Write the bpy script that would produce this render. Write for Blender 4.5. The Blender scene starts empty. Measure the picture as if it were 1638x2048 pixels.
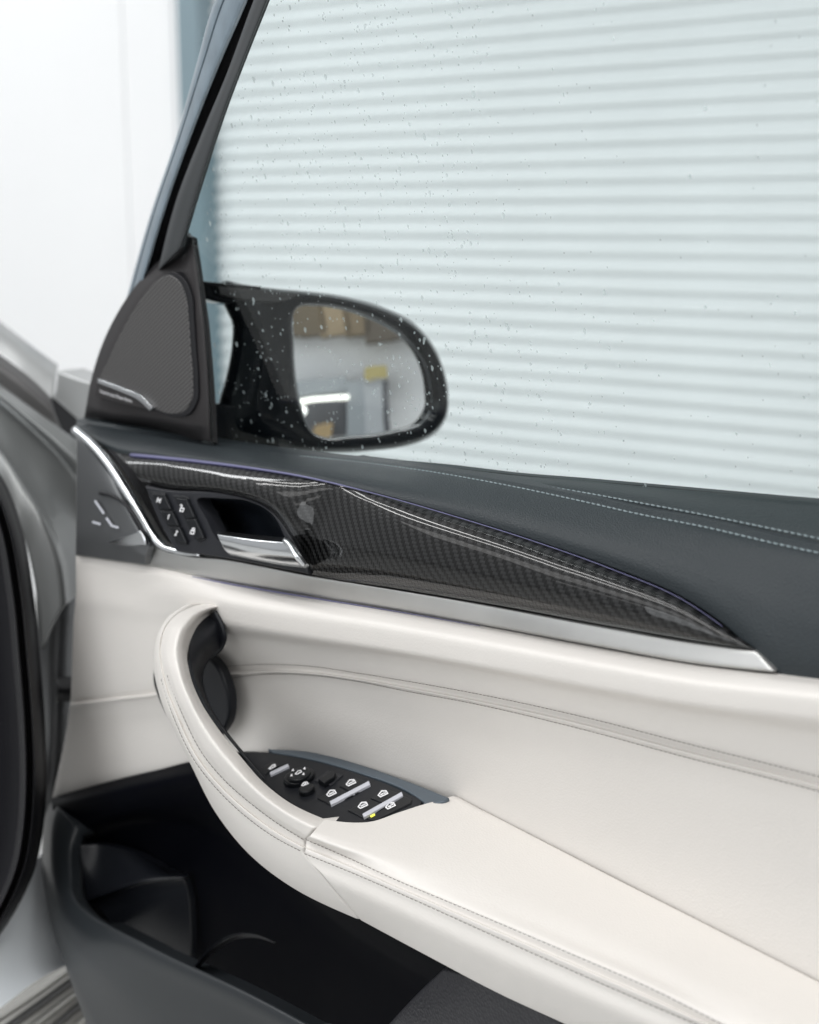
import bpy, bmesh, math, random
import numpy as np
random.seed(7); np.random.seed(7)
scn = bpy.context.scene
COL = scn.collection
R = math.radians

# ------------------------------------------------------------------ camera
F = 2844.0; CX, CY = 819.0, 1024.0
PITCH = math.atan((1024 - 440) / F)
cp, sp = math.cos(PITCH), math.sin(PITCH)
CAM = np.array([0.0, 0.0, 1.35])
cam = bpy.data.cameras.new('camera'); camo = bpy.data.objects.new('camera', cam); COL.objects.link(camo)
camo.location = CAM; camo.rotation_euler = (R(90) - PITCH, 0, 0)
cam.sensor_fit = 'VERTICAL'; cam.sensor_height = 36; cam.lens = 36 * F / 2048
cam.clip_start = 0.02; cam.clip_end = 200
cam.dof.use_dof = True; cam.dof.focus_distance = 0.97; cam.dof.aperture_fstop = 5.4
scn.camera = camo

# ------------------------------------------------------------------ light
w = bpy.data.worlds.new('World'); scn.world = w; w.use_nodes = True
bg = w.node_tree.nodes['Background']; bg.inputs[0].default_value = (0.96, 0.98, 1.0, 1); bg.inputs[1].default_value = 0.55
scn.view_settings.view_transform = 'Standard'; scn.view_settings.look = 'None'
scn.view_settings.exposure = -0.20; scn.view_settings.gamma = 1.0
scn.cycles.use_denoising = True
scn.cycles.max_bounces = 10; scn.cycles.transparent_max_bounces = 24
scn.cycles.caustics_refractive = False; scn.cycles.caustics_reflective = False

def area(name, loc, target, sx, sy, power, color=(1, 1, 1)):
    l = bpy.data.lights.new(name, 'AREA'); l.shape = 'RECTANGLE'; l.size = sx; l.size_y = sy
    l.energy = power; l.color = color
    o = bpy.data.objects.new(name, l); COL.objects.link(o); o.location = loc
    d = np.array(target, float) - np.array(loc, float)
    z = -d / np.linalg.norm(d)
    from mathutils import Vector
    o.rotation_euler = Vector(d).to_track_quat('-Z', 'Y').to_euler()
    return o
area('added_front_fill', (-3.2, -2.4, 2.3), (0.0, 1.0, 1.0), 3.4, 3.0, 95, (0.95, 0.98, 1.0))  # added fill lamp that brightens the door from the front, no real opening
area('added_wall_fill', (-3.2, 3.2, 3.6), (-2.2, 5.2, 1.6), 2.0, 0.6, 62, (0.97, 0.99, 1.0))  # added fill, only there to brighten the white wall
for dn_, pw_, wd_ in ((.80, 36, .085), (1.25, 36, .085), (2.4, 29, .7), (4.4, 32, .9)):    # two ceiling tubes and two wide panels added for soft broad reflections, dn_ metres out from the door
    c_ = np.array([.25, .98, 3.1]) + dn_*np.array([-.7071, -.7071, 0])
    t_ = area('ceiling_tube_and_fill', c_, c_ - np.array([0, 0, 1]), 6.0, wd_, pw_, (1, .99, .975)); t_.rotation_euler = (0, 0, -R(45))
area('added_end_wall_fill', (4.2, -.2, 3.4), (4.9, -2.2, 1.3), 2.0, .3, 130, (1, .98, .96))  # added fill to brighten the end wall reflected in the mirror

# ------------------------------------------------------------------ mapping
D0 = 1.0
ANG = R(45)
ca, sa = math.cos(ANG), math.sin(ANG)
DC = np.array([0, cp * D0, 1.35 - sp * D0])
UX = np.array([ca, -sa, 0.0]); NN = np.array([-sa, -ca, 0.0]); ZZ = np.array([0, 0, 1.0])

def rays(px, py):
    px = np.asarray(px, float); py = np.asarray(py, float)
    x = (px - CX) / F; y = (CY - py) / F
    return np.stack([x, cp + y * sp, -sp + y * cp], -1)

def to_local(P):
    d = P - DC
    return np.stack([d @ UX, -(d @ NN), P[..., 2]], -1)

def to_world(L):
    L = np.asarray(L, float)
    return L[..., 0:1] * UX - L[..., 1:2] * NN + np.array([DC[0], DC[1], 0]) + L[..., 2:3] * ZZ

def plane_hit(px, py, P0, n):
    d = rays(px, py); n = np.asarray(n, float)
    t = ((np.asarray(P0) - CAM) @ n) / (d @ n)
    return CAM + d * t[..., None]

def m_door(a):
    """(px, py, w) -> door-local point on the plane w metres in front of the panel"""
    a = np.asarray(a, float); d = rays(a[..., 0], a[..., 1])
    t = (a[..., 2] + (DC - CAM) @ NN) / (d @ NN)
    return to_local(CAM + d * t[..., None])

def wz(px, py, z):
    d = rays(px, py); t = (z - CAM[2]) / d[2]
    return float((CAM + d * t - DC) @ NN)

def m_level(z):
    def f(a):
        a = np.asarray(a, float); d = rays(a[..., 0], a[..., 1])
        t = (z - CAM[2]) / d[..., 2]
        return to_local(CAM + d * t[..., None])
    return f

def m_depth(base):
    base = np.asarray(base, float)
    def f(a):
        a = np.asarray(a, float)
        return CAM + rays(a[..., 0], a[..., 1]) * a[..., 2:3] - base
    return f

# ------------------------------------------------------------------ splines
def herm(P, t, s, mono=()):
    P = np.asarray(P, float); t = np.asarray(t, float)
    n = len(t); h = np.diff(t); dl = np.diff(P, axis=0) / h.reshape((-1,) + (1,) * (P.ndim - 1))
    m = np.zeros_like(P)
    if n == 2:
        m[0] = m[1] = dl[0]
    else:
        hh = h.reshape((-1,) + (1,) * (P.ndim - 1))
        m[1:-1] = (dl[1:] * hh[:-1] + dl[:-1] * hh[1:]) / (hh[:-1] + hh[1:])
        m[0] = 1.5 * dl[0] - 0.5 * m[1]; m[-1] = 1.5 * dl[-1] - 0.5 * m[-2]
        for c in mono:
            a, b = dl[:-1][..., c], dl[1:][..., c]
            ok = a * b > 0
            v = np.where(ok, 2 * a * b / np.where(ok, a + b, 1), 0)
            m[1:-1][..., c] = v
            m[0][..., c] = dl[0][..., c]; m[-1][..., c] = dl[-1][..., c]
    s = np.asarray(s, float)
    k = np.clip(np.searchsorted(t, s, side='right') - 1, 0, n - 2)
    x = ((s - t[k]) / h[k]); sh = (-1,) + (1,) * (P.ndim - 1)
    x = x.reshape(sh); H = h[k].reshape(sh)
    return ((2*x**3 - 3*x**2 + 1) * P[k] + (x**3 - 2*x**2 + x) * H * m[k]
            + (-2*x**3 + 3*x**2) * P[k+1] + (x**3 - x**2) * H * m[k+1])

def fix(row):
    out = []
    for p in row:
        wv = p[2]
        out.append((p[0], p[1], wv))
    return np.array(out, float)

def ext(row, dx=380):
    """carry a run of points on past the right edge of the picture"""
    (x1, y1, w1), (x2, y2, w2) = [tuple(map(float, p[:3])) if not isinstance(p[2], tuple) else p for p in row[-2:]]
    k = dx/(x2 - x1)
    return list(row) + [(x2 + dx, y2 + (y2 - y1)*k, w2)]

def resample(row, n):
    row = np.asarray(row, float)
    d = np.hypot(*np.diff(row[:, :2], axis=0).T); t = np.concatenate([[0], np.cumsum(np.maximum(d, 1e-3))])
    return herm(row, t, np.linspace(0, t[-1], n), mono=(2,))

def at_frac(row, f, n=200):
    r = resample(fix(row), n); return r[int(round(f * (n - 1)))]

def blend(top, bot, prof, n=40, ref=0):
    """rows between two edges: prof = [(fraction, extra w)]"""
    T, B = resample(fix(top), n), resample(fix(bot), n)
    wd = np.hypot(T[:, 0] - B[:, 0], T[:, 1] - B[:, 1])
    k = np.clip(wd / ref, 0, 1) if ref else np.ones(n)
    rows = []
    for f, dw in prof:
        r = T * (1 - f) + B * f
        r[:, 2] += dw * k
        rows.append(r)
    return rows

def path3(pts, n, mp, lift=0.0):
    r = resample(fix(pts), n); r[:, 2] += lift
    return mp(r)

# ------------------------------------------------------------------ objects
def empty(name, loc, rz=0, label=None, cat=None, group=None):
    o = bpy.data.objects.new(name, None); COL.objects.link(o)
    o.location = loc; o.rotation_euler = (0, 0, rz); o.empty_display_size = 0.05
    tag(o, label, cat, group)
    return o

def tag(o, label=None, cat=None, group=None, kind=None):
    if label: o['label'] = label
    if cat: o['category'] = cat
    if group: o['group'] = group
    if kind: o['kind'] = kind
    return o

def link(name, V, Fc, mat, parent=None, smooth=True, angle=None, label=None, kind=None, wn=False):
    me = bpy.data.meshes.new(name)
    me.from_pydata([tuple(map(float, v)) for v in V], [], Fc)
    me.validate(); me.update()
    if smooth:
        me.shade_smooth()
        if angle: me.set_sharp_from_angle(angle=R(angle))
    me.materials.append(mat)
    o = bpy.data.objects.new(name, me); COL.objects.link(o)
    if parent: o.parent = parent
    if wn:
        md = o.modifiers.new('normals', 'WEIGHTED_NORMAL'); md.keep_sharp = True
    if label: o['label'] = label
    if kind: o['kind'] = kind
    return o

def unit(v):
    n = np.linalg.norm(v, axis=-1, keepdims=True)
    return v / np.where(n < 1e-9, 1, n)

AWAY = np.array([0, 1.0, 0])

def grid_mesh(G, r=0.0, skirt=0.0, away=AWAY):
    m, n = G.shape[:2]
    G = G.copy()
    if isinstance(away, (list, tuple)):   # one direction for each side: top, right, bottom, left
        a4 = [unit(np.array(q, float)) for q in away]
        away = np.array([a4[0]]*n + [a4[1]]*(m-2) + [a4[2]]*n + [a4[3]]*(m-2))
    idx = [(0, j) for j in range(n)] + [(i, n-1) for i in range(1, m)] + [(m-1, j) for j in range(n-2, -1, -1)] + [(i, 0) for i in range(m-2, 0, -1)]
    inn = []
    for i, j in idx:
        ii = min(max(i, 1), m-2); jj = min(max(j, 1), n-2)
        inn.append(G[ii, jj] - G[i, j])
    inn = np.array(inn); ln = np.linalg.norm(inn, axis=1); inn = unit(inn)
    B = np.array([G[i, j] for i, j in idx])
    rr = np.minimum(r, ln * 0.6)[:, None]
    if r > 0:
        for k, (i, j) in enumerate(idx): G[i, j] = B[k] + inn[k] * rr[k]
    V = list(G.reshape(-1, 3))
    Fc = [(i*n+j, (i+1)*n+j, (i+1)*n+j+1, i*n+j+1) for i in range(m-1) for j in range(n-1)]
    prev = [i*n+j for i, j in idx]; L = len(idx)
    rings = []
    if r > 0:
        for th in (30, 60, 90):
            rings.append(B + inn * rr * (1 - math.sin(R(th))) + away * rr * (1 - math.cos(R(th))))
    if skirt > 0: rings.append(B + away * (rr + skirt))
    for ring in rings:
        b = len(V); V += list(ring); cur = list(range(b, b + L))
        for k in range(L):
            k2 = (k + 1) % L
            Fc.append((prev[k], prev[k2], cur[k2], cur[k]))
        prev = cur
    return V, Fc

def patch(name, rows, mat, parent, nu=60, sub=4, r=0.002, skirt=0.008, mp=m_door, away=AWAY, align=False, angle=None, label=None, raw=False, smooth=True):
    rows = [fix(x) for x in rows]
    if align:
        t = np.zeros(len(rows[0]))
        for x in rows: t[1:] += np.cumsum(np.hypot(*np.diff(x[:, :2], axis=0).T))
        s = np.linspace(0, t[-1], nu)
        s = np.unique(np.concatenate([s, t]))
        P = np.array([herm(x, t, s, mono=(2,)) for x in rows])
    else:
        P = np.array([resample(x, nu) for x in rows])
    d = [max(1.0, float(np.mean(np.hypot(P[i+1, :, 0]-P[i, :, 0], P[i+1, :, 1]-P[i, :, 1])))) for i in range(len(P)-1)]
    t = np.concatenate([[0], np.cumsum(d)])
    s = []
    for i in range(len(P)-1): s += list(np.linspace(t[i], t[i+1], sub, endpoint=False))
    s.append(t[-1])
    Q = herm(P, t, s, mono=(2,))
    G = mp(Q)
    if raw: return G
    V, Fc = grid_mesh(G, r, skirt, away)
    return link(name, V, Fc, mat, parent, angle=angle, label=label, smooth=smooth)

def outline(pts, step=7.0):
    """closed outline through pixels; a point with a third value 1 is a corner"""
    n = len(pts); cs = [i for i in range(n) if len(pts[i]) > 2 and pts[i][2]]
    P = [np.array(p[:2], float) for p in pts]
    segs = []
    if not cs:
        Q = np.array(P[-2:] + P + P[:3])
        t = np.concatenate([[0], np.cumsum(np.hypot(*np.diff(Q, axis=0).T))])
        L = t[n+2] - t[2]; k = max(8, int(L / step))
        return herm(Q, t, np.linspace(t[2], t[n+2], k, endpoint=False))
    for a, b in zip(cs, cs[1:] + [cs[0] + n]):
        Q = np.array([P[i % n] for i in range(a, b+1)])
        t = np.concatenate([[0], np.cumsum(np.maximum(np.hypot(*np.diff(Q, axis=0).T), 1e-3))])
        k = 1 if len(Q) == 2 and t[-1] < 3*step else max(2, int(t[-1] / step))
        segs.append(herm(Q, t, np.linspace(0, t[-1], k, endpoint=False)))
    return np.concatenate(segs)

def plate(name, pts, wf, mat, parent, thick=0.006, r=0.0015, mp=m_door, normal=(0, -1, 0), step=7.0, label=None, hole=None):
    """flat solid with a rounded edge; wf is a number or a function of (px, py)"""
    O = outline(pts, step)
    wv = np.array([wf(*p) if callable(wf) else wf for p in O])
    B = mp(np.column_stack([O, wv]))
    N = unit(np.array(normal, float))
    T = unit(np.roll(B, -1, 0) - np.roll(B, 1, 0))
    inn = unit(np.cross(N, T))
    c = B.mean(0)
    area2 = np.sum(np.cross(B - c, np.roll(B, -1, 0) - c) @ N)
    if area2 < 0: inn = -inn
    L = len(B); V = list(B + inn * r); Fc = []
    top = list(range(L))
    if hole is None: Fc.append(top if area2 > 0 else top[::-1])
    else:
        from mathutils.geometry import tessellate_polygon
        from mathutils import Vector
        H = outline(hole, step)
        BH = mp(np.column_stack([H, [wf(*p) if callable(wf) else wf for p in H]]))
        V += list(BH); nh = len(BH)
        pl = [[Vector((x, y, 0)) for x, y in O], [Vector((x, y, 0)) for x, y in H]]
        for t in tessellate_polygon(pl):
            a, b_, c_ = (np.array(V[i]) for i in t)
            Fc.append(tuple(t) if np.cross(b_ - a, c_ - a) @ N > 0 else tuple(t)[::-1])
        h0 = len(V); V += list(BH - N * (r + thick))
        for k in range(nh):
            k2 = (k + 1) % nh; Fc.append((L + k, L + k2, h0 + k2, h0 + k))
    prev = top; rings = []
    if r > 0:
        for th in (30, 60, 90): rings.append(B + inn * r * (1 - math.sin(R(th))) - N * r * (1 - math.cos(R(th))))
    rings.append(B - N * (r + thick))
    for ring in rings:
        b = len(V); V += list(ring); cur = list(range(b, b + L))
        for k in range(L):
            k2 = (k+1) % L
            f = (prev[k], prev[k2], cur[k2], cur[k])
            Fc.append(f[::-1] if area2 > 0 else f)
        prev = cur
    if hole is None: Fc.append(prev[::-1] if area2 > 0 else prev)
    return link(name, V, Fc, mat, parent, angle=45, label=label, wn=True)

def tube_geo(C, rad, k=8):
    C = np.asarray(C, float); n = len(C)
    rad = np.broadcast_to(np.asarray(rad, float), (n,))
    T = unit(np.gradient(C, axis=0)); up = np.array([0.13, 0.21, 0.97])
    A = unit(np.cross(T, up)); Bv = np.cross(T, A)
    V = []; Fc = []
    for i in range(n):
        for j in range(k):
            th = 2*math.pi*j/k
            V.append(C[i] + rad[i]*(math.cos(th)*A[i] + math.sin(th)*Bv[i]))
    for i in range(n-1):
        for j in range(k):
            j2 = (j+1) % k
            Fc.append((i*k+j, i*k+j2, (i+1)*k+j2, (i+1)*k+j))
    Fc.append(list(range(k))[::-1]); Fc.append([(n-1)*k+j for j in range(k)])
    return V, Fc

def tube(name, C, rad, mat, parent, k=8, label=None):
    V, Fc = tube_geo(C, rad, k); return link(name, V, Fc, mat, parent, label=label)

def stitches(name, pts, mat, parent, pitch=0.0042, fill=0.74, rad=0.0005, lift=0.0003, tilt=0.0, mp=m_door, label=None, surf=None):
    r = resample(fix(pts), 900); r[:, 2] += lift; C = mp(r) if surf is None else surf
    d = np.concatenate([[0], np.cumsum(np.linalg.norm(np.diff(C, axis=0), axis=1))])
    V = []; Fc = []; s = 0.0
    while s + pitch < d[-1]:
        a, b = s, s + pitch * fill
        q = np.array([[np.interp(x, d, C[:, c]) for c in range(3)] for x in np.linspace(a, b, 5)])
        q[:, 2] += np.linspace(tilt, -tilt, 5)
        q[[0, -1], 1] += rad * 1.6
        v, f = tube_geo(q, np.array([.45, .95, 1.05, .95, .45]) * rad, 6)
        o = len(V); V += v; Fc += [tuple(x + o for x in g) for g in f]
        s += pitch
    return link(name, V, Fc, mat, parent, label=label, kind='stuff')

def ribbon_geo(poly, wd, closed=False):
    P = np.array(poly, float); n = len(P)
    if closed:
        T = unit(np.roll(P, -1, 0) - P); Tp = np.roll(T, 1, 0)
    else:
        T = unit(np.diff(P, axis=0)); Tp = np.vstack([T[:1], T]); T = np.vstack([T, T[-1:]])
    nb = np.column_stack([-(T[:, 1]), T[:, 0]]); na = np.column_stack([-(Tp[:, 1]), Tp[:, 0]])
    mm = unit(na + nb); k = 1 / np.maximum((mm * nb).sum(1), .45)
    off = mm * (k * wd / 2)[:, None]
    V = np.vstack([P + off, P - off]); Fc = []
    for i in range(n if closed else n-1):
        j = (i+1) % n; Fc.append((i, j, n+j, n+i))
    return V, Fc

def strokes(name, polys, wd, A, mat, parent, mp, lift, up, closed=(), label=None):
    """line drawing: polys in icon units, A = (origin px, ex, ey)"""
    V = []; Fc = []; o = 0
    o0, ex, ey = (np.array(q, float) for q in A)
    for i, pl in enumerate(polys):
        v, f = ribbon_geo(pl, wd, i in closed)
        V.append(v); Fc += [tuple(x + o for x in g) for g in f]; o += len(v)
    V = np.vstack(V)
    px = o0 + V[:, :1] * ex + V[:, 1:] * ey
    L = mp(np.column_stack([px, np.full(len(px), lift)])) if mp is m_door else mp(np.column_stack([px, np.zeros(len(px))]))
    n = len(L); up = np.array(up, float)
    V2 = np.vstack([L + up * 0.0003, L]);
    F2 = []
    for f in Fc:
        F2.append(f); F2.append(tuple(x + n for x in f[::-1]))
        for a, b in zip(f, f[1:] + f[:1]): F2.append((a, a + n, b + n, b))
    return link(name, V2, F2, mat, parent, smooth=False, label=label)

def text_geo(body):
    c = bpy.data.curves.new('lettering', 'FONT'); c.body = body; c.size = 1.0; c.resolution_u = 2
    o = bpy.data.objects.new('lettering', c); COL.objects.link(o)
    bpy.context.view_layer.update()
    me = bpy.data.meshes.new_from_object(o.evaluated_get(bpy.context.evaluated_depsgraph_get()))
    V = np.array([v.co[:2] for v in me.vertices]); Fc = [tuple(p.vertices) for p in me.polygons]
    bpy.data.objects.remove(o); bpy.data.curves.remove(c); bpy.data.meshes.remove(me)
    return V, Fc

# ------------------------------------------------------------------ materials
def mat(name, col, rough=0.5, metal=0.0, spec=0.5, coat=0.0, bump=None, emit=None, strength=1.0, var=0.0, vscale=40, sheen=0):
    m = bpy.data.materials.new(name); m.use_nodes = True; nt = m.node_tree; b = nt.nodes['Principled BSDF']
    b.inputs['Base Color'].default_value = (*col, 1); b.inputs['Roughness'].default_value = rough
    b.inputs['Metallic'].default_value = metal; b.inputs['Specular IOR Level'].default_value = spec
    b.inputs['Coat Weight'].default_value = coat; b.inputs['Coat Roughness'].default_value = 0.03
    if sheen: b.inputs['Sheen Weight'].default_value = sheen; b.inputs['Sheen Roughness'].default_value = 0.4
    tc = nt.nodes.new('ShaderNodeTexCoord')
    if emit: b.inputs['Emission Color'].default_value = (*emit, 1); b.inputs['Emission Strength'].default_value = strength
    if var:
        n = nt.nodes.new('ShaderNodeTexNoise'); n.inputs['Scale'].default_value = vscale; n.inputs['Detail'].default_value = 5
        nt.links.new(tc.outputs['Object'], n.inputs['Vector'])
        r = nt.nodes.new('ShaderNodeMapRange'); r.inputs[1].default_value = .3; r.inputs[2].default_value = .7
        r.inputs[3].default_value = 1 - var; r.inputs[4].default_value = 1 + var
        nt.links.new(n.outputs['Fac'], r.inputs[0])
        x = nt.nodes.new('ShaderNodeVectorMath'); x.operation = 'SCALE'; x.inputs[0].default_value = col
        nt.links.new(r.outputs[0], x.inputs['Scale']); nt.links.new(x.outputs[0], b.inputs['Base Color'])
        r2 = nt.nodes.new('ShaderNodeMapRange'); r2.inputs[1].default_value = .3; r2.inputs[2].default_value = .7
        r2.inputs[3].default_value = rough * .9; r2.inputs[4].default_value = min(1, rough * 1.1)
        nt.links.new(n.outputs['Fac'], r2.inputs[0]); nt.links.new(r2.outputs[0], b.inputs['Roughness'])
    if bump:
        kind, sc, st, dist = bump
        if kind == 'leather':
            v = nt.nodes.new('ShaderNodeTexVoronoi'); v.inputs['Scale'].default_value = sc; out = v.outputs['Distance']
            nn = nt.nodes.new('ShaderNodeTexNoise'); nn.inputs['Scale'].default_value = sc * .45; nn.inputs['Detail'].default_value = 3
            nt.links.new(tc.outputs['Object'], nn.inputs['Vector'])
            ad = nt.nodes.new('ShaderNodeMath'); ad.operation = 'MULTIPLY_ADD'; ad.inputs[1].default_value = .6
            nt.links.new(nn.outputs['Fac'], ad.inputs[0]); nt.links.new(out, ad.inputs[2]); 
            nt.links.new(tc.outputs['Object'], v.inputs['Vector']); out = ad.outputs[0]
        else:
            v = nt.nodes.new('ShaderNodeTexNoise'); v.inputs['Scale'].default_value = sc; v.inputs['Detail'].default_value = 4
            nt.links.new(tc.outputs['Object'], v.inputs['Vector']); out = v.outputs['Fac']
        bp = nt.nodes.new('ShaderNodeBump'); bp.inputs['Strength'].default_value = st; bp.inputs['Distance'].default_value = dist
        nt.links.new(out, bp.inputs['Height']); nt.links.new(bp.outputs[0], b.inputs['Normal'])
    return m

def carbon_mat():
    m = mat('carbon_fibre', (.02, .02, .02), .38, 0, .5, .7)
    nt = m.node_tree; b = nt.nodes['Principled BSDF']; tc = nt.nodes['Texture Coordinate']
    def M(op, a, bb=None, c=None):
        n = nt.nodes.new('ShaderNodeMath'); n.operation = op
        for i, x in enumerate((a, bb, c)):
            if x is None: continue
            if isinstance(x, (int, float)): n.inputs[i].default_value = x
            else: nt.links.new(x, n.inputs[i])
        return n.outputs[0]
    mp = nt.nodes.new('ShaderNodeMapping'); mp.inputs['Rotation'].default_value = (0, R(-6), 0)
    nt.links.new(tc.outputs['Object'], mp.inputs['Vector'])
    # a little waviness of the cloth
    nz = nt.nodes.new('ShaderNodeTexNoise'); nz.inputs['Scale'].default_value = 25; nt.links.new(tc.outputs['Object'], nz.inputs['Vector'])
    sep = nt.nodes.new('ShaderNodeSeparateXYZ'); nt.links.new(mp.outputs[0], sep.inputs[0])
    wob = M('MULTIPLY', M('SUBTRACT', nz.outputs['Fac'], .5), .0012)
    a = M('DIVIDE', M('ADD', sep.outputs[0], wob), .0021); c = M('DIVIDE', M('ADD', sep.outputs[2], wob), .0021)
    i, j = M('FLOOR', a), M('FLOOR', c)
    over = M('LESS_THAN', M('FLOORED_MODULO', M('ADD', i, j), 4.0), 1.9)
    fa, fc = M('FRACT', a), M('FRACT', c)
    ha = M('SINE', M('MULTIPLY', fa, math.pi)); hc = M('SINE', M('MULTIPLY', fc, math.pi))
    h = M('ADD', M('MULTIPLY', over, hc), M('MULTIPLY', M('SUBTRACT', 1.0, over), ha))
    fib = nt.nodes.new('ShaderNodeTexNoise'); fib.inputs['Scale'].default_value = 600; nt.links.new(tc.outputs['Object'], fib.inputs['Vector'])
    val = M('ADD', M('MULTIPLY', over, .019), .0006)  # sheen of the upper tows is put into the colour
    val = M('MULTIPLY', val, M('ADD', M('MULTIPLY', h, .45), .55))  # shading across each rounded tow is put into the colour too
    val = M('MULTIPLY', val, M('ADD', .6, M('MULTIPLY', fib.outputs['Fac'], .8)))
    cb = nt.nodes.new('ShaderNodeCombineColor')
    for k, g in enumerate((.95, .97, 1.0)): nt.links.new(M('MULTIPLY', val, g), cb.inputs[k])
    nt.links.new(cb.outputs[0], b.inputs['Base Color'])
    bp = nt.nodes.new('ShaderNodeBump'); bp.inputs['Strength'].default_value = .5; bp.inputs['Distance'].default_value = .0003
    nt.links.new(h, bp.inputs['Height']); nt.links.new(bp.outputs[0], b.inputs['Normal'])
    b.inputs['Coat Roughness'].default_value = 0.02; b.inputs['Specular IOR Level'].default_value = .12
    return m

def glass_mat():
    m = bpy.data.materials.new('tinted_glass'); m.use_nodes = True; nt = m.node_tree; nt.nodes.clear()
    o = nt.nodes.new('ShaderNodeOutputMaterial'); mx = nt.nodes.new('ShaderNodeMixShader')
    t = nt.nodes.new('ShaderNodeBsdfTransparent'); t.inputs[0].default_value = (.935, .975, .975, 1)
    g = nt.nodes.new('ShaderNodeBsdfGlossy'); g.inputs['Roughness'].default_value = .01
    f = nt.nodes.new('ShaderNodeFresnel'); f.inputs[0].default_value = 1.33
    ge = nt.nodes.new('ShaderNodeNewGeometry'); mr = nt.nodes.new('ShaderNodeMapRange')
    mr.inputs[3].default_value = 1.33; mr.inputs[4].default_value = 1/1.33   # the same index seen from either side of the pane
    nt.links.new(ge.outputs['Backfacing'], mr.inputs[0]); nt.links.new(mr.outputs[0], f.inputs[0])
    nt.links.new(f.outputs[0], mx.inputs[0]); nt.links.new(t.outputs[0], mx.inputs[1]); nt.links.new(g.outputs[0], mx.inputs[2])
    nt.links.new(mx.outputs[0], o.inputs[0]); return m

def water_mat():  # white translucent share stands for light scattered by the drops
    m = bpy.data.materials.new('milky_water'); m.use_nodes = True; nt = m.node_tree; nt.nodes.clear()
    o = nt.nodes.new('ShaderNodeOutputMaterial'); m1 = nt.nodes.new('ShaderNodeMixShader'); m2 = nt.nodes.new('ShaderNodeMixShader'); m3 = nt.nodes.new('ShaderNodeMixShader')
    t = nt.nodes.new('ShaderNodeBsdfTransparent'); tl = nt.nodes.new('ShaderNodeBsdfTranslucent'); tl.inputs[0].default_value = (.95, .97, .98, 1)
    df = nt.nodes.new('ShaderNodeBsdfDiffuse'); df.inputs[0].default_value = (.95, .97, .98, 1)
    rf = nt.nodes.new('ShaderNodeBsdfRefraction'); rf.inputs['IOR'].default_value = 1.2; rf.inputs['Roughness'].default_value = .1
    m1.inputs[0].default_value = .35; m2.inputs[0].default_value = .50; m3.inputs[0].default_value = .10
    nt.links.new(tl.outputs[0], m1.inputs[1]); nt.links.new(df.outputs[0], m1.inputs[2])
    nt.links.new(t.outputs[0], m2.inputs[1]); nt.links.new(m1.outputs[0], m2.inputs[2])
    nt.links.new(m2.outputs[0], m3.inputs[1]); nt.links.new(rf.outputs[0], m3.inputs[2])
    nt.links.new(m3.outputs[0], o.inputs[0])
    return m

def perforated_mat():
    m = mat('perforated_plastic', (.075, .072, .072), .5)
    nt = m.node_tree; b = nt.nodes['Principled BSDF']; tc = nt.nodes['Texture Coordinate']
    mp = nt.nodes.new('ShaderNodeMapping'); mp.inputs['Rotation'].default_value = (0, R(30), 0); mp.inputs['Scale'].default_value = (320, 0, 320)
    nt.links.new(tc.outputs['Object'], mp.inputs['Vector'])
    v = nt.nodes.new('ShaderNodeTexVoronoi'); v.inputs['Scale'].default_value = 1; v.inputs['Randomness'].default_value = 0
    nt.links.new(mp.outputs[0], v.inputs['Vector'])
    r = nt.nodes.new('ShaderNodeMapRange'); r.inputs[1].default_value = .30; r.inputs[2].default_value = .40; r.inputs[3].default_value = .12; r.inputs[4].default_value = 1
    nt.links.new(v.outputs['Distance'], r.inputs[0])
    x = nt.nodes.new('ShaderNodeVectorMath'); x.operation = 'SCALE'; x.inputs[0].default_value = (.085, .082, .082)
    nt.links.new(r.outputs[0], x.inputs['Scale']); nt.links.new(x.outputs[0], b.inputs['Base Color'])
    return m

CREAM = mat('cream_leather', (.655, .628, .597), .44, bump=('leather', 650, .28, .0004), var=.025, vscale=6)
DARKL = mat('slate_leather', (.021, .027, .031), .46, spec=.34, bump=('leather', 900, .6, .0005), var=.05, vscale=9)
LEDGE = mat('slate_leather_top', (.022, .030, .033), .5, spec=.35, bump=('leather', 900, .6, .0005), var=.05, vscale=9)
CARBON = carbon_mat()
ALU = mat('brushed_aluminium', (.58, .58, .57), .45, 1.0, bump=('noise', 900, .05, .0002), var=.03, vscale=30)
CHROME = mat('satin_chrome', (.72, .74, .76), .20, 1.0)
PLAST = mat('black_plastic', (.008, .009, .012), .42, spec=.3, bump=('noise', 900, .12, .0002))
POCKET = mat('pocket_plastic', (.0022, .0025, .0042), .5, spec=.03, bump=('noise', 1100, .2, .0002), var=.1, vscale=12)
SAIL = mat('charcoal_plastic', (.024, .022, .023), .45, spec=.3, bump=('noise', 1200, .1, .0002))
GRILLE = perforated_mat()
FRAME = mat('frame_plastic', (.030, .034, .037), .48, bump=('noise', 900, .12, .0002))
RUBBER = mat('black_rubber', (.006, .006, .008), .5, spec=.35)
GLOSSB = mat('gloss_black', (.0018, .0028, .0045), .08, spec=.13)
KEY = mat('key_black', (.006, .007, .009), .33, spec=.3)
BEZEL = mat('bezel_grey', (.018, .019, .023), .42, spec=.3, bump=('noise', 900, .1, .0002))
WHITEP = mat('white_print', (.82, .82, .84), .5)
BARM = mat('pale_bar', (.52, .53, .58), .4)
THREADW = mat('pale_thread', (.23, .28, .295), .7)
THREADD = mat('dark_thread', (.15, .135, .125), .7)
AMBIENT = mat('ambient_light', (.11, .11, .20), .4, emit=(.20, .20, .42), strength=.10)
LED = mat('indicator_light', (.8, .8, .1), .4, emit=(.75, .72, .08), strength=.9)
PAINT = mat('silver_paint', (.40, .41, .41), .42, .4, coat=.25, var=.02, vscale=8)
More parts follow.
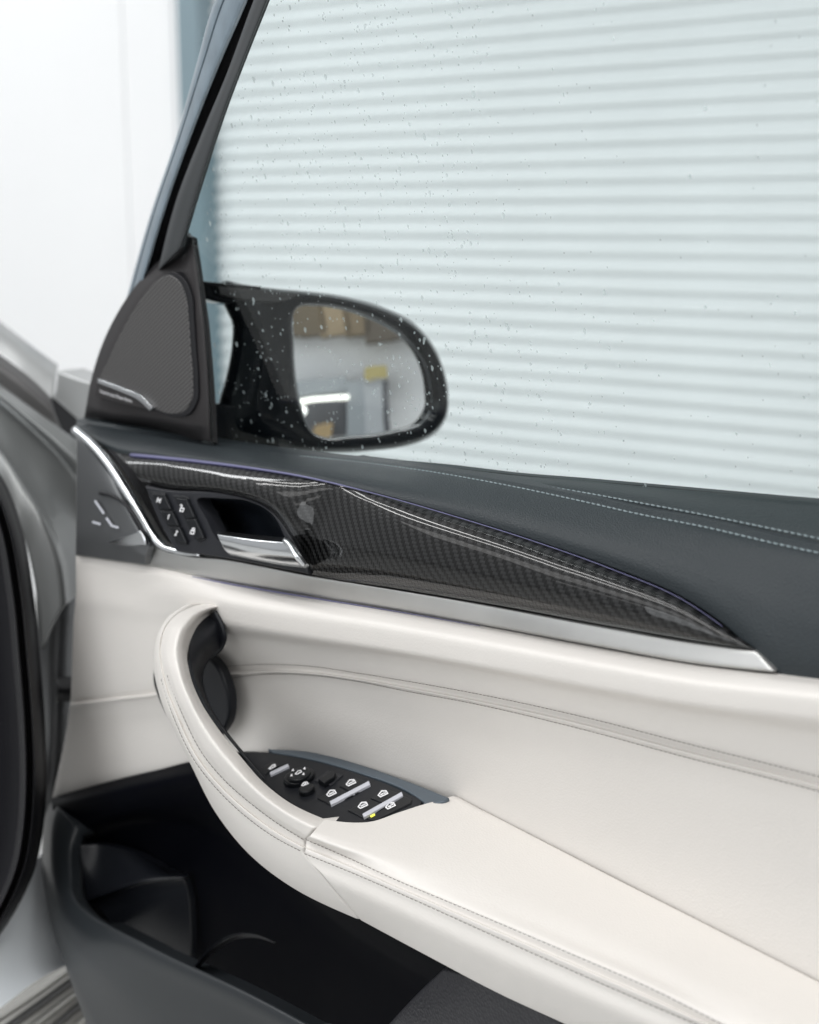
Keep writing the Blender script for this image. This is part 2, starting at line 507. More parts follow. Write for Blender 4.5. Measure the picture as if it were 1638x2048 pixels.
PAINTB = mat('sill_paint_lit', (.86, .90, .93), .25, .0, coat=.8)  # car's silver lightened: the sill's strong reflection is put into the colour
DPAINT = mat('door_frame_paint', (.20, .255, .30), .38, .3, coat=.25, bump=('noise', 260, .2, .0006), var=.12, vscale=60)
TRIMG = mat('grey_rubber_trim', (.085, .083, .083), .5)
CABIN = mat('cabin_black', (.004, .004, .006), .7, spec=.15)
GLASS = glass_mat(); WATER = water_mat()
MIRROR = mat('mirror_silver', (.86, .86, .87), .015, 1.0)
SLAT = mat('white_slat', (.83, .84, .845), .42, var=.045, vscale=1.6)
RAIL = mat('blue_grey_steel', (.24, .32, .36), .45, .2)
WALLW = mat('white_wall', (.90, .905, .91), .75, bump=('noise', 60, .05, .001), var=.01, vscale=1.5)
CONC = mat('grey_concrete', (.52, .52, .51), .7, bump=('noise', 40, .2, .002), var=.15, vscale=3)

# ------------------------------------------------------------------ workshop: floor, shutter, wall
def box_geo(c, s, ax=(1, 0, 0), ay=(0, 1, 0), az=(0, 0, 1)):
    c = np.array(c, float); ax, ay, az = (np.array(q, float) for q in (ax, ay, az)); V = []
    for k in (-1, 1):
        for j in (-1, 1):
            for i in (-1, 1): V.append(c + ax*i*s[0]/2 + ay*j*s[1]/2 + az*k*s[2]/2)
    return V, [(0, 2, 3, 1), (4, 5, 7, 6), (0, 1, 5, 4), (2, 6, 7, 3), (0, 4, 6, 2), (1, 3, 7, 5)]

V, Fc = box_geo((0, 0, -.05), (24, 24, .1)); tag(link('floor', V, Fc, CONC, smooth=False), kind='structure')

SA = R(36); SU = np.array([math.cos(SA), -math.sin(SA), 0]); SN = np.array([-math.sin(SA), -math.cos(SA), 0])
SP = np.array([0, 4.0, 0])
def shut_s(px, py): return float((plane_hit(px, py, SP, SN) - SP) @ SU)
s_left = shut_s(436, 450); s_rail = shut_s(397, 450)
ROT_S = -SA
shut = empty('roller_shutter', SP, ROT_S, 'white roller shutter of horizontal curved slats seen behind the side window', 'roller shutter')
PITCHZ = .0452; s_right = 3.0
prof = [(0, .003), (.001, -.0068), (.0135, -.0075), (.0185, -.005), (.0235, .001), (.030, .0048), (.036, .0062), (.0415, .0068), (.0442, .0068), (.0444, .003)]
V = []; xs = np.linspace(s_left - .03, s_right, 6)
for x in xs:
    for dz, dd in prof: V.append((x, -dd, -dz))
n = len(prof); Fc = [(i*n+k, i*n+k+1, (i+1)*n+k+1, (i+1)*n+k) for i in range(len(xs)-1) for k in range(n-1)]
slat0 = link('slat', V, Fc, SLAT, shut, angle=70); slat0.location = (0, 0, PITCHZ)
zs = 1
for k in range(2, 72):
    c = slat0.copy(); c.location = (0, random.uniform(-.0006, .0006), PITCHZ * k); COL.objects.link(c); c.parent = shut
V, Fc = box_geo((0.5*(s_left+s_rail), -.02, 1.7), (s_left - s_rail, .09, 3.4)); link('guide_rail', V, Fc, RAIL, shut, smooth=False)
wallo = empty('workshop_wall', SP + SU * s_rail, ROT_S, 'plain white workshop wall of flat panels left of the roller shutter', 'wall')
x0 = 0.0
for wd, dd in ((.014, .004), (.07, -.004), (.05, .004), (.17, -.003), (.9, .003), (1.2, .001), (1.2, .003)):
    V, Fc = box_geo((x0 - wd/2, .05 - dd, 1.9), (wd - .0004, .1, 3.8)); link('wall_panel', V, Fc, WALLW, wallo, smooth=False)
    x0 -= wd

# ------------------------------------------------------------------ car door
door = empty('car', (DC[0], DC[1], 0), -ANG, 'silver car with its front door open, cream leather lining and carbon fibre trim', 'car')

# window pane
TAU = R(13)
WB = np.array([0, .062, 1.18]); WNl = np.array([0, -math.cos(TAU), -math.sin(TAU)])
WBw = to_world(WB); WNw = WNl[0]*UX - WNl[1]*NN + WNl[2]*ZZ
def m_win(a):
    a = np.asarray(a, float); P = plane_hit(a[..., 0], a[..., 1], WBw, WNw)
    return to_local(P) + a[..., 2:3] * WNl
plate('window_pane', [(640, -320, 1), (2060, -320, 1), (2060, 1110, 1), (400, 960, 1), (375, 860, 1), (365, 500, 1), (385, 420, 1)], 0, GLASS, door, thick=.004, r=0, mp=m_win, normal=WNl, step=200)

# front window frame: painted outer strip, seal groove, inner trim
def fw(py): return -.050 + .085 * (880 - py) / 880
P1 = [(560, -300), (462, -60), (430, 0), (395, 120), (350, 280), (300, 430), (252, 600)]
P2 = [(612, -300), (516, -60), (493, 0), (440, 122), (385, 260), (335, 400), (285, 570)]
P3 = [(628, -300), (530, -60), (507, 0), (452, 150), (402, 270), (352, 400), (316, 540)]
P4 = [(662, -300), (559, -60), (536, 0), (493, 108), (448, 228), (413, 335), (366, 490)]
def Wd(pts, off): return [(x, y, fw(y) + off) for x, y in pts]
patch('frame_outer_strip', blend(Wd(P1, -.036), Wd(P2, -.024), [(0, 0), (.10, .004), (.26, .0045), (.29, .003), (.32, .0045), (.94, .0045), (1, .001)]), DPAINT, door, nu=40, r=.001, skirt=.0005, label='blue grey painted window frame strip with fine speckle')
patch('frame_seal', blend(Wd(P2, -.022), Wd(P3, -.03), [(0, -.004), (.5, -.012), (1, -.006)]), mat('seal_black', (.003, .003, .004), .6, spec=.1), door, nu=40, r=0, skirt=.01)
patch('frame_trim', blend(Wd(P3, -.012), Wd(P4, -.004), [(0, -.006), (.12, .001), (.5, .002), (.9, .001), (1, -.003)]), FRAME, door, nu=40, r=.001, skirt=.001)

# triangular tweeter cover
sail = [[(372, 466, -.044), (340, 502, -.043), (310, 527, -.042), (265, 578, -.040), (228, 636, -.039), (199, 700, -.038), (181, 760, -.037), (172, 808, -.036), (166, 838, -.044)],
        [(374, 470, -.038), (352, 520, -.034), (325, 548, -.033), (284, 598, -.032), (250, 655, -.031), (224, 715, -.030), (209, 772, -.030), (203, 822, -.030), (200, 848, -.056)],
        [(380, 474, -.030), (370, 540, -.026), (362, 580, -.026), (350, 630, -.026), (335, 690, -.026), (325, 750, -.026), (317, 795, -.026), (309, 836, -.027), (300, 866, -.060)],
        [(383, 476, -.028), (385, 545, -.022), (389, 590, -.021), (393, 640, -.020), (395, 700, -.020), (397, 760, -.020), (398, 805, -.020), (398, 850, -.021), (399, 882, -.034)],
        [(386, 480, -.030), (396, 548, -.024), (402, 595, -.023), (408, 645, -.022), (412, 700, -.022), (416, 760, -.022), (418, 805, -.022), (419, 850, -.022), (420, 884, -.024)],
        [(387, 486, -.046), (397, 552, -.040), (403, 598, -.038), (410, 648, -.037), (415, 702, -.036), (420, 762, -.036), (423, 806, -.036), (425, 850, -.036), (427, 888, -.036)]]
sl = patch('tweeter_cover', sail, SAIL, door, nu=48, sub=6, r=.0015, skirt=.003, align=True)
def sw(x, y): return -.0245 + .004 * max(0, (300 - x) / 100) * -1
gr = [(338, 549), (356, 560), (371, 590), (377, 640), (381, 700), (385, 760), (383, 800), (366, 825), (340, 829), (306, 818), (255, 790), (198, 762), (214, 722), (246, 655), (282, 597), (314, 560)]
sg_w = lambda x, y: -.0275 + .010 * min(1, max(0, (x - 195) / 190)) + .0 
plate('tweeter_gap', [(338 + (x-330)*1.045, 690 + (y-690)*1.035) for x, y in gr], lambda x, y: sg_w(x, y) - .0006, RUBBER, sl, thick=.012, r=.0006)
plate('tweeter_grille', gr, sg_w, GRILLE, sl, thick=.004, r=.0015, label='dark grey perforated speaker grille')
bd = plate('badge_plate', [(194, 760, 1), (272, 790, 1), (302, 820, 1), (262, 812), (190, 792, 1)], lambda x, y: sg_w(x, y) + .002, SAIL, sl, thick=.004, r=.0006)
plate('badge_edge', [(195, 757, 1), (250, 778), (277, 789), (304, 815, 1), (299, 822, 1), (272, 798), (246, 786), (195, 766, 1)], lambda x, y: sg_w(x, y) + .0035, CHROME, bd, thick=.004, r=.0006)
tv, tf = text_geo('harman/kardon')
tv = tv / (tv[:, 0].max() - tv[:, 0].min())
tp = np.array([200, 785]) + tv[:, :1] * np.array([63, 20]) + tv[:, 1:] * np.array([-6, -60])
L = m_door(np.column_stack([tp, [sg_w(*p) + .0026 for p in tp]]))
link('badge_lettering', L, tf, WHITEP, bd, smooth=False)

# upper trim pad (slate leather)
e_top = [(158, 834, -.030), (230, 846, -.036), (300, 858, -.040), (430, 880, -.046), (600, 904, -.050), (723, 920, -.052)]
topL = [(150, 838, -.028), (230, 849, -.034), (300, 860, -.038), (430, 882, -.044), (600, 906, -.047), (723, 919, -.047), (882, 940, -.040), (1015, 962, -.036), (1148, 987, -.033), (1281, 1015, -.030), (1414, 1040, -.028), (1546, 1070, -.026), (1680, 1100, -.024)]
low = [(150, 845, -.024), (230, 857, -.030), (300, 868, -.033), (430, 889, -.037), (600, 911, -.040), (723, 924, -.040), (882, 946, -.034), (1015, 970, -.030), (1148, 998, -.027), (1281, 1028, -.024), (1414, 1054, -.022), (1546, 1085, -.020), (1680, 1114, -.018)]
bot = [(150, 862, -.004), (190, 885, .002), (228, 903, .004), (320, 915, .005), (470, 931, .006), (600, 951, .007), (760, 988, .008), (900, 1028, .008), (1060, 1078, .008), (1220, 1134, .008), (1370, 1198, .008), (1450, 1252, .008), (1520, 1318, .009), (1560, 1352, .009), (1600, 1366, .009), (1680, 1378, .009)]
topL, low, bot = ext(topL), ext(low), ext(bot)
T, B = resample(fix(low), 60), resample(fix(bot), 60)
rows = [resample(fix(topL), 60), T]
for f, dw in ((.08, .004), (.3, .008), (.6, .009), (.85, .005)):
    r_ = T*(1-f) + B*f; r_[:, 2] += dw; rows.append(r_)
rows.append(B)
pad = patch('upper_trim', rows, DARKL, door, nu=120, sub=5, r=.003, skirt=.012)
ledge_top = [(700, 914, -.054), (760, 922, -.058), (882, 934, -.062), (1015, 950, -.064), (1148, 961, -.066), (1281, 973, -.067), (1414, 985, -.067), (1546, 997, -.066), (1680, 1008, -.064)]
l_st = [(700, 917, -.050), (760, 926, -.050), (882, 942, -.046), (1015, 962, -.043), (1148, 982, -.041), (1281, 1006, -.038), (1414, 1031, -.036), (1546, 1058, -.034), (1680, 1086, -.032)]
l_mid = [(700, 918, -.050), (760, 927, -.050), (882, 943, -.046), (1015, 965, -.042), (1148, 987, -.040), (1281, 1013, -.037), (1414, 1038, -.034), (1546, 1067, -.032), (1680, 1096, -.030)]
ledge_top, l_st, l_mid = ext(ledge_top), ext(l_st), ext(l_mid)
ledge = patch('upper_trim_ledge', [ledge_top, l_st, l_mid], LEDGE, door, nu=90, sub=5, r=.002, skirt=.012)
stitches('stitching', [(x, y, wv) for x, y, wv in l_st[1:]], THREADW, ledge, pitch=.0044, rad=.00062, lift=.0012, tilt=.0002)
stitches('stitching', [(x, y+1, wv) for x, y, wv in low[4:]], THREADW, pad, pitch=.0044, rad=.00062, lift=.0012, tilt=.0002)
# rubber wiper at the foot of the pane
tube('window_seal', path3([(430, 878, -.054), (600, 902, -.057), (760, 918, -.060), (1015, 947, -.067), (1281, 970, -.070), (1500, 990, -.070), (1700, 1006, -.069)], 60, m_door) - np.array([0, 0, .002]), .002, RUBBER, door)

# carbon trim
c_top = [(230, 905, .006), (262, 911, .007), (330, 917, .007), (470, 933, .008), (600, 953, .009), (760, 991, .009), (900, 1031, .009), (1060, 1081, .009), (1220, 1138, .009), (1370, 1203, .009), (1445, 1254, .009), (1505, 1295, .010)]
c_bot = [(285, 966, .010), (330, 978, .012), (430, 984, .016), (490, 995, .018), (530, 1011, .018), (556, 1034, .018), (576, 1063, .018), (600, 1106, .017), (611, 1131, .0165), (617, 1146, .016), (622, 1150.5, .016), (640, 1154, .016), (800, 1179, .015), (1000, 1212, .014), (1200, 1249, .013), (1400, 1283, .012), (1507, 1299, .011)]
T_, B_ = fix(c_top), fix(c_bot)
nA = 14
def cut(rw, knots): # resample between chosen x-knots so that columns stay upright
    out = []
    xs = np.interp
    dense = resample(rw, 600)
    for a, b, k in knots:
        ia = np.argmin(np.hypot(dense[:, 0]-a[0], dense[:, 1]-a[1])); ib = np.argmin(np.hypot(dense[:, 0]-b[0], dense[:, 1]-b[1]))
        q = dense[np.linspace(ia, ib, k, endpoint=False).round().astype(int)]; out.append(q)
    out.append(dense[-1:]); return np.concatenate(out)
kt = [((230, 905), (330, 917), 6), ((330, 917), (470, 933), 8), ((470, 933), (640, 962), 10), ((640, 962), (690, 974), 5), ((690, 974), (1505, 1295), 39)]
kb = [((285, 966), (330, 978), 6), ((330, 978), (490, 995), 8), ((490, 995), (600, 1106), 10), ((600, 1106), (618, 1148), 5), ((618, 1148), (1507, 1299), 39)]
Tc, Bc = cut(T_, kt), cut(B_, kb)
wdt = np.hypot(Tc[:, 0]-Bc[:, 0], Tc[:, 1]-Bc[:, 1]); kk = np.clip(wdt/130, 0, 1) * (1 - .6*np.exp(-((np.arange(len(wdt)) - 26)/6.0)**2))   # flatter beside the lever
rows = []
for f, dw in ((0, 0), (.025, .0022), (.10, .0068), (.22, .0112), (.36, .0142), (.50, .0160), (.64, .0165), (.80, .0145), (.93, .0085), (1, .002)):
    q = Tc*(1-f) + Bc*f; q[:, 2] += dw*kk; rows.append(q)
patch('carbon_trim', rows, CARBON, door, nu=150, sub=5, r=.0012, skirt=.010, align=True)
amb = path3([(x, y - 1.0, wv + .0015) for x, y, wv in c_top[1:11]], 90, m_door)
tube('ambient_light_strip', amb, np.interp(np.linspace(0, 1, 90), [0, .15, .4, 1], [.0016, .0012, .0004, .00022]), AMBIENT, door)

# aluminium trim: corner plate, rising rim, lower bar
a_top = [(152, 868, .006), (182, 890, .006), (214, 928, .007), (250, 982, .009), (282, 1036, .011), (318, 1090, .013), (350, 1106, .014), (450, 1118, .015), (618, 1150, .015), (800, 1180, .014), (1000, 1213, .0108), (1200, 1249, .0088), (1400, 1283, .0075), (1508, 1299, .0075)]
a_bot = [(150, 1112, .012), (180, 1116, .012), (215, 1121, .012), (255, 1127, .012), (290, 1131, .012), (330, 1138, .012), (370, 1148, .012), (460, 1166, .012), (620, 1193, .012), (770, 1217, .012), (970, 1252, .012), (1190, 1293, .012), (1410, 1331, .012), (1549, 1345, .011)]
rows = blend(a_top, a_bot, [(0, 0)])
A0, A1 = fix(a_top), fix(a_bot)
rows = []
for f, dw in ((0, 0), (.05, .003), (.5, .0035), (.95, .003), (1, 0)):
    q = A0*(1-f) + A1*f; q[:, 2] += dw; rows.append(q)
alu = patch('aluminium_trim', rows, ALU, door, nu=150, sub=4, r=.0015, skirt=.010, align=True)
rim = path3([(149, 860, .012), (182, 888, .013), (214, 925, .014), (250, 979, .015), (282, 1032, .016), (306, 1072, .017), (326, 1094, .017), (352, 1103, .017), (400, 1110, .016)], 60, m_door)
tube('trim_rim', rim, np.interp(np.linspace(0, 1, 60), [0, .1, .5, .75, 1], [.0042, .0052, .0046, .004, .0012]), CHROME, alu, label='bright raised edge of the aluminium trim')
spk = patch('speaker_cover', [
    [(153, 872, .0155), (180, 893, .0165), (210, 932, .0175), (240, 984, .019), (270, 1040, .020), (300, 1090, .0205)],
    [(153, 985, .021), (180, 985, .022), (212, 988, .023), (240, 1010, .024), (270, 1055, .0245), (297, 1096, .024)],
    [(152, 1060, .022), (180, 1060, .023), (212, 1065, .024), (240, 1078, .025), (268, 1095, .0255), (292, 1108, .024)],
    [(151, 1110, .018), (180, 1114, .018), (212, 1119, .019), (240, 1123, .019), (268, 1127, .020), (290, 1130, .020)]],
    mat('aluminium_shaded', (.13, .135, .14), .42, .55, bump=('noise', 1000, .08, .0002)), door, nu=40, sub=8, r=.001, skirt=.006, label='metallic corner plate at the door front, its shade put into the grey')  # darker copy of the satin aluminium: its shade is put into the colour
tube('cover_groove', path3([(200, 986, .0235), (225, 992, .024), (250, 1008, .0245), (272, 1036, .025), (287, 1066, .0252), (292, 1088, .0248)], 40, m_door), .0016, RUBBER, spk)
plate('cover_highlight', [(212, 1084, 1), (250, 1072), (279, 1062, 1), (288, 1076), (291, 1090, 1), (250, 1092)], .0275, CHROME, spk, thick=.003, r=.001)  # chrome plate laid in the shape of the cover's highlight
strokes('cover_strokes', [[(0, 0), (22, 32)], [(28, 42), (42, 62), (58, 66)], [(-6, 52), (14, 58)]], 5, ((190, 1001), (.82, .0), (0, .82)), BARM, spk, m_door, .0262, (0, -1, 0))  # pale strokes laid on the cover
tube('ambient_light_strip', path3([(385, 1154, .0165), (460, 1168, .0165), (620, 1195, .0165), (800, 1224, .016), (960, 1252, .0155)], 60, m_door), np.linspace(.0007, .0002, 60), AMBIENT, door)

# release handle group
rec_o = [(394, 999), (440, 996), (500, 1002), (530, 1014), (552, 1038), (566, 1066), (578, 1096), (500, 1096), (440, 1084), (412, 1036)]
bz = plate('handle_bezel', [(290, 972, 1), (330, 980), (430, 985), (488, 996), (528, 1012), (554, 1035), (574, 1064), (598, 1107), (617, 1149, 1), (560, 1138), (450, 1117), (352, 1103, 1), (322, 1052)], lambda x, y: .0185 + .003*(y-970)/180, BEZEL, door, thick=.012, r=.0015, hole=rec_o)
bw = lambda x, y: .0197 + .003*(y-970)/180
for q in ([(299, 983, 1), (328, 985, 1), (375, 1090, 1), (352, 1088, 1)], [(346, 991, 1), (374, 993, 1), (411, 1079, 1), (398, 1086, 1), (388, 1078, 1)]):
    plate('button_pad', q, bw, KEY, bz, thick=.002, r=.0012)
def lerp2(q, a, b):
    q = np.array(q, float); return tuple((q[0]*(1-a)+q[1]*a)*(1-b) + (q[3]*(1-a)+q[2]*a)*b)
q = [(300, 985), (327, 987), (374, 1088), (353, 1086)]
for b0, b1 in ((.02, .32), (.36, .64), (.68, .98)):
    plate('memory_button', [lerp2(q, .04, b0)+(1,), lerp2(q, .96, b0)+(1,), lerp2(q, .96, b1)+(1,), lerp2(q, .04, b1)+(1,)], lambda x, y: bw(x, y)+.0025, KEY, bz, thick=.002, r=.001, step=4)
q = [(350, 995), (372, 997), (408, 1077), (390, 1080)]
for b0, b1 in ((.02, .49), (.52, .98)):
    plate('lock_button', [lerp2(q, .04, b0)+(1,), lerp2(q, .96, b0)+(1,), lerp2(q, .96, b1)+(1,), lerp2(q, .04, b1)+(1,)], lambda x, y: bw(x, y)+.0025, KEY, bz, thick=.002, r=.001, step=4)
IK = ((5.4, 1.2), (2.2, -7.0))
def glyph(name, pls, px, closed=(), sc=1.0, par=bz, wd=.34): strokes(name, pls, wd, (px, np.array(IK[0])*sc, np.array(IK[1])*sc), WHITEP, par, m_door, bw(*px)+.0032, (0, -1, 0), closed)
glyph('memory_letter', [[(-.7, -.8), (-.7, .8), (0, -.2), (.7, .8), (.7, -.8)]], (318, 1001), sc=.8)
glyph('memory_numeral', [[(-.3, .5), (.1, .8), (.1, -.8)]], (337, 1034), sc=.75)
glyph('memory_numeral', [[(-.4, .6), (0, .8), (.4, .5), (-.4, -.8), (.45, -.8)]], (353, 1066), sc=.75)
glyph('lock_symbol', [[(-.7, -.9), (.7, -.9), (.7, .1), (-.7, .1)], [(-.4, .1), (-.45, .8), (-.9, 1.1), (-1.3, .8)]], (365, 1017), closed=(0,), sc=.85)
glyph('lock_symbol', [[(-.7, -.9), (.7, -.9), (.7, .1), (-.7, .1)], [(-.4, .1), (-.4, .9), (.4, .9), (.4, .1)]], (386, 1062), closed=(0,), sc=.85)
# recess bowl: three rows from the rim down into a hollow
ro = outline(rec_o, 6); ro = np.vstack([ro, ro[:1]]); cR = np.array([488., 1050.])
rows = []
for f, wv in ((1.01, .0185), (.97, .012), (.9, .002), (.72, -.012), (.45, -.020), (.02, -.022)):
    q = cR + (ro - cR)*f; rows.append(np.column_stack([q, np.full(len(q), wv)]))
RECESS = mat('recess_black', (.008, .010, .014), .32, spec=.35)
patch('handle_recess', rows, RECESS, bz, nu=70, sub=5, r=0, skirt=0)
lev = patch('release_lever', [
    [(431, 1064, .024), (480, 1070, .026), (530, 1075, .027), (568, 1079, .028)],
    [(433, 1069, .036), (482, 1076, .038), (530, 1082, .039), (572, 1086, .040)],
    [(438, 1082, .037), (488, 1092, .040), (536, 1100, .041), (588, 1108, .041)],
    [(452, 1104, .032), (500, 1115, .035), (552, 1124, .036), (606, 1132, .035)],
    [(460, 1111, .024), (506, 1120, .026), (558, 1130, .027), (612, 1137, .027)]], CHROME, door, nu=40, sub=6, r=.002, skirt=.004, label='satin chrome door release lever')
tube('lever_edge', path3([(568, 1080, .038), (574, 1085, .041), (590, 1108, .042), (608, 1131, .038)], 20, m_door), .0022, CHROME, lev)

# cream door card
c0 = [(150, 1111, .012), (250, 1125, .012), (335, 1137, .013), (460, 1165, .012), (620, 1192, .011), (770, 1216, .011), (970, 1251, .011), (1190, 1292, .010), (1410, 1330, .010), (1550, 1346, .008), (1680, 1360, .006)]
def shift(row, dy, wv, dx=0): return [(x+dx, y+dy*(k[0] if isinstance(k, tuple) else 1), wv if not callable(wv) else wv(x)) for (x, y, _), k in zip(row, [1]*len(row))]
def ramp(x, a, b): return min(1, max(0, (x-a)/(b-a)))
c1 = shift(c0, 16, lambda x: .014 + .012*ramp(x, 290, 400))
c2 = shift(c0, 44, lambda x: .014 + .021*ramp(x, 300, 420))
c3 = shift(c0, 82, lambda x: .014 + .020*ramp(x, 310, 450))
c4 = [(146, 1235, .012), (250, 1248, .012), (335, 1258, .014), (460, 1275, .020), (620, 1292, .022), (770, 1310, .021), (970, 1345, .020), (1190, 1390, .020), (1410, 1430, .020), (1550, 1455, .020), (1680, 1480, .020)]
sU = [(140, 1396, .010), (230, 1385, .010), (330, 1372, .010), (438, 1334, .0105), (523, 1329, .011), (613, 1332, .011), (720, 1347, .011), (805, 1361, .011), (950, 1387, .011), (1150, 1430, .011), (1400, 1494, .011), (1525, 1525, .011), (1680, 1564, .011)]
sM = [(139, 1406, .0085), (230, 1395, .0085), (330, 1382, .0085), (440, 1348, .0085), (523, 1340, .009), (613, 1342, .009), (720, 1356, .009), (805, 1371, .009), (950, 1398, .009), (1150, 1442, .009), (1400, 1508, .009), (1525, 1539, .009), (1680, 1579, .009)]
sM2 = [(x, y+4, .0125) for x, y, _ in sM]
sL = [(138, 1416, .010), (230, 1405, .010), (330, 1392, .010), (442, 1360, .0095), (523, 1349, .010), (613, 1350, .010), (720, 1364, .010), (805, 1381, .010), (950, 1408, .010), (1150, 1455, .010), (1400, 1522, .010), (1525, 1553, .010), (1680, 1594, .010)]
c5 = [(128, 1480, .006), (230, 1470, .006), (330, 1462, .006), (460, 1450, .004), (560, 1455, .002), (700, 1470, .001), (850, 1500, .000), (1000, 1545, .000), (1200, 1620, .000), (1420, 1730, .000), (1680, 1850, .000)]
c6 = [(103, 1598, .004), (250, 1556, .006), (390, 1526, .008), (480, 1505, .005), (545, 1507, .001), (625, 1512, -.001), (705, 1534, -.003), (800, 1566, -.003), (890, 1606, -.002), (960, 1655, -.001), (1200, 1780, -.002), (1420, 1890, -.002), (1680, 2020, -.002)]
sU, sL = ext(sU), ext(sL)
card = patch('door_card', [ext(c0), ext(c1), ext(c2), ext(c3), ext(c4), sU, ext(sM), ext(sM2), sL, ext(c5), ext(c6)], CREAM, door, nu=150, sub=5, r=.002, skirt=.012)
stitches('stitching', [(x, y, wv) for x, y, wv in sU[3:]], THREADD, card, pitch=.0034, fill=.84, rad=.00024, lift=.0011)
stitches('stitching', [(x, y, wv) for x, y, wv in sL[3:]], THREADD, card, pitch=.0034, fill=.84, rad=.00024, lift=.0011)

# body of the door behind the linings
plate('door_shell', [(175, 880, 1), (430, 920), (900, 990), (1500, 1060), (1900, 1100), (2250, 1135, 1), (2250, 2500, 1), (300, 2300, 1), (120, 1700), (150, 1560), (160, 1300), (165, 1100)], -.05, mat('shell_grey', (.05, .05, .055), .5), door, thick=.05, r=.002, step=60)
plate('outer_skin', [(114, 741, 1), (150, 755), (178, 763), (230, 775, 1), (230, 845, 1), (150, 838, 1), (107, 799, 1)], -.13, PAINT, door, thick=.03, r=.004, label='silver painted outer door skin at the hinge side')

# armrest
def wpl(px, py, dz=0.0):
    """w of a pixel on the gently sloping plane of the armrest top, dz metres above it"""
    nl = unit(np.array([.098, 0, 1.0])); nw = nl[0]*UX + np.array([0, 0, nl[2]])
    P0 = to_world(np.array([.046, 0, .9505 + dz]))
    return -to_local(plane_hit(px, py, P0, nw))[..., 1]
def onpl(row, dz=0.0):
    row = np.asarray([p[:2] for p in row], float); return np.column_stack([row, wpl(row[:, 0], row[:, 1], dz)])
r0 = [(648, 1637), (690, 1643), (740, 1642), (800, 1622), (850, 1606), (880, 1598), (898, 1592.5), (907, 1590), (916, 1592), (930, 1599.5), (960, 1615.5), (1000, 1636), (1100, 1687.5), (1200, 1739), (1420, 1850), (1638, 1961), (1760, 2024), (2060, 2179)]
sx = [(611, 1679), (701, 1718), (790, 1759), (904, 1807), (1044, 1866), (1170, 1920), (1297, 1975), (1443, 2048), (1620, 2128), (1900, 2255)]
lx = [(608, 1707), (714, 1750), (822, 1797), (948, 1854), (1075, 1911), (1234, 1981), (1373, 2041), (1560, 2123), (1860, 2255)]
sUa, sLa = onpl(sx, -.007), onpl(lx, -.013)
for q in (sUa, sLa): q[:, 2] = np.polyval(np.polyfit(q[:, 0], q[:, 2], 1), q[:, 0])
S0, S1, S2 = resample(onpl(r0), 160), resample(sUa, 160), resample(sLa, 160)
print('arm w', sUa[:, 2].round(3), sLa[:, 2].round(3))
rows = [S0]
for f, dz in ((.25, 0), (.5, 0), (.68, -.0005), (.85, -.0026)):
    rows.append(onpl(S0*(1-f) + S1*f, dz))
rows.append(S1)
g1 = S1*.5 + S2*.5; g1[:, 2] -= .0012; g2 = S1*.36 + S2*.64; g2[:, 2] += .0015
rows += [g1, g2, S2]
lo = [(722, 1842), (850, 1911), (1000, 1990), (1130, 2050), (1300, 2130), (1500, 2230), (1780, 2370)]
S3 = resample([(x, y, np.interp(x, lx_, S2[:, 2]) - .016) for lx_ in [S2[:, 0]] for x, y in lo], 160)
for f, dw in ((.3, .006), (.7, .005)):
    q = S2*(1-f) + S3*f; q[:, 2] += dw; rows.append(q)
rows.append(S3)
DN = (0, 0, -1)
arm = patch('armrest', rows, CREAM, door, nu=200, sub=5, r=.0020, skirt=.012, away=[DN, AWAY, AWAY, (0, 1, -.4)])
stitches('stitching', sUa, THREADD, arm, pitch=.0034, fill=.84, rad=.00025, lift=.0010)
stitches('stitching', sLa, THREADD, arm, pitch=.0034, fill=.84, rad=.00025, lift=.0010)

# pull handle
B0 = [(425, 1223, .030), (404, 1236, .045), (384, 1262, .064), (374, 1295, .078), (380, 1345, .092), (402, 1402, .100), (440, 1460, .102), (482, 1512, .100), (526, 1562, .096), (580, 1604, .090), (646, 1635, .084)]
B2 = [(392, 1212, .036), (358, 1228, .056), (338, 1252, .074), (326, 1290, .088), (334, 1350, .106), (366, 1432, .114), (405, 1508, .115), (450, 1562, .113), (500, 1606, .110), (552, 1645, .107), (608, 1680, .104)]
B3 = [(382, 1210, .034), (346, 1230, .052), (325, 1254, .070), (315, 1292, .084), (322, 1358, .102), (350, 1442, .112), (388, 1520, .114), (438, 1583, .113), (490, 1632, .111), (545, 1672, .109), (605, 1704, .107)]
B4 = [(372, 1210, .028), (334, 1236, .044), (314, 1272, .060), (307, 1325, .074), (318, 1390, .090), (345, 1455, .098), (384, 1535, .098), (432, 1628, .094), (500, 1712, .092), (590, 1780, .090), (715, 1840, .088)]
Q = [np.array(b, float) for b in (B0, B2, B3, B4)]
rows = [Q[0]]
for f, dw in ((.25, .010), (.5, .013), (.8, .007)):
    q = Q[0]*(1-f) + Q[1]*f; q[:, 2] += dw; rows.append(q)
rows.append(Q[1])
q = Q[1]*.5 + Q[2]*.5; q[:, 2] -= .0010; rows.append(q)
q = Q[1]*.36 + Q[2]*.64; q[:, 2] += .0012; rows.append(q)
rows.append(Q[2])
for f, dw in ((.4, .004), (.75, .004)):
    q = Q[2]*(1-f) + Q[3]*f; q[:, 2] += dw; rows.append(q)
rows.append(Q[3])
pull = patch('pull_handle', rows, CREAM, door, nu=110, sub=5, r=.003, skirt=.012, align=True, away=[(0, 0, -1), (.3, 1, -.1), AWAY, AWAY])
stitches('stitching', B2[4:], THREADD, pull, pitch=.0034, fill=.84, rad=.00024, lift=.0008)
stitches('stitching', B3[4:], THREADD, pull, pitch=.0034, fill=.84, rad=.00024, lift=.0008)
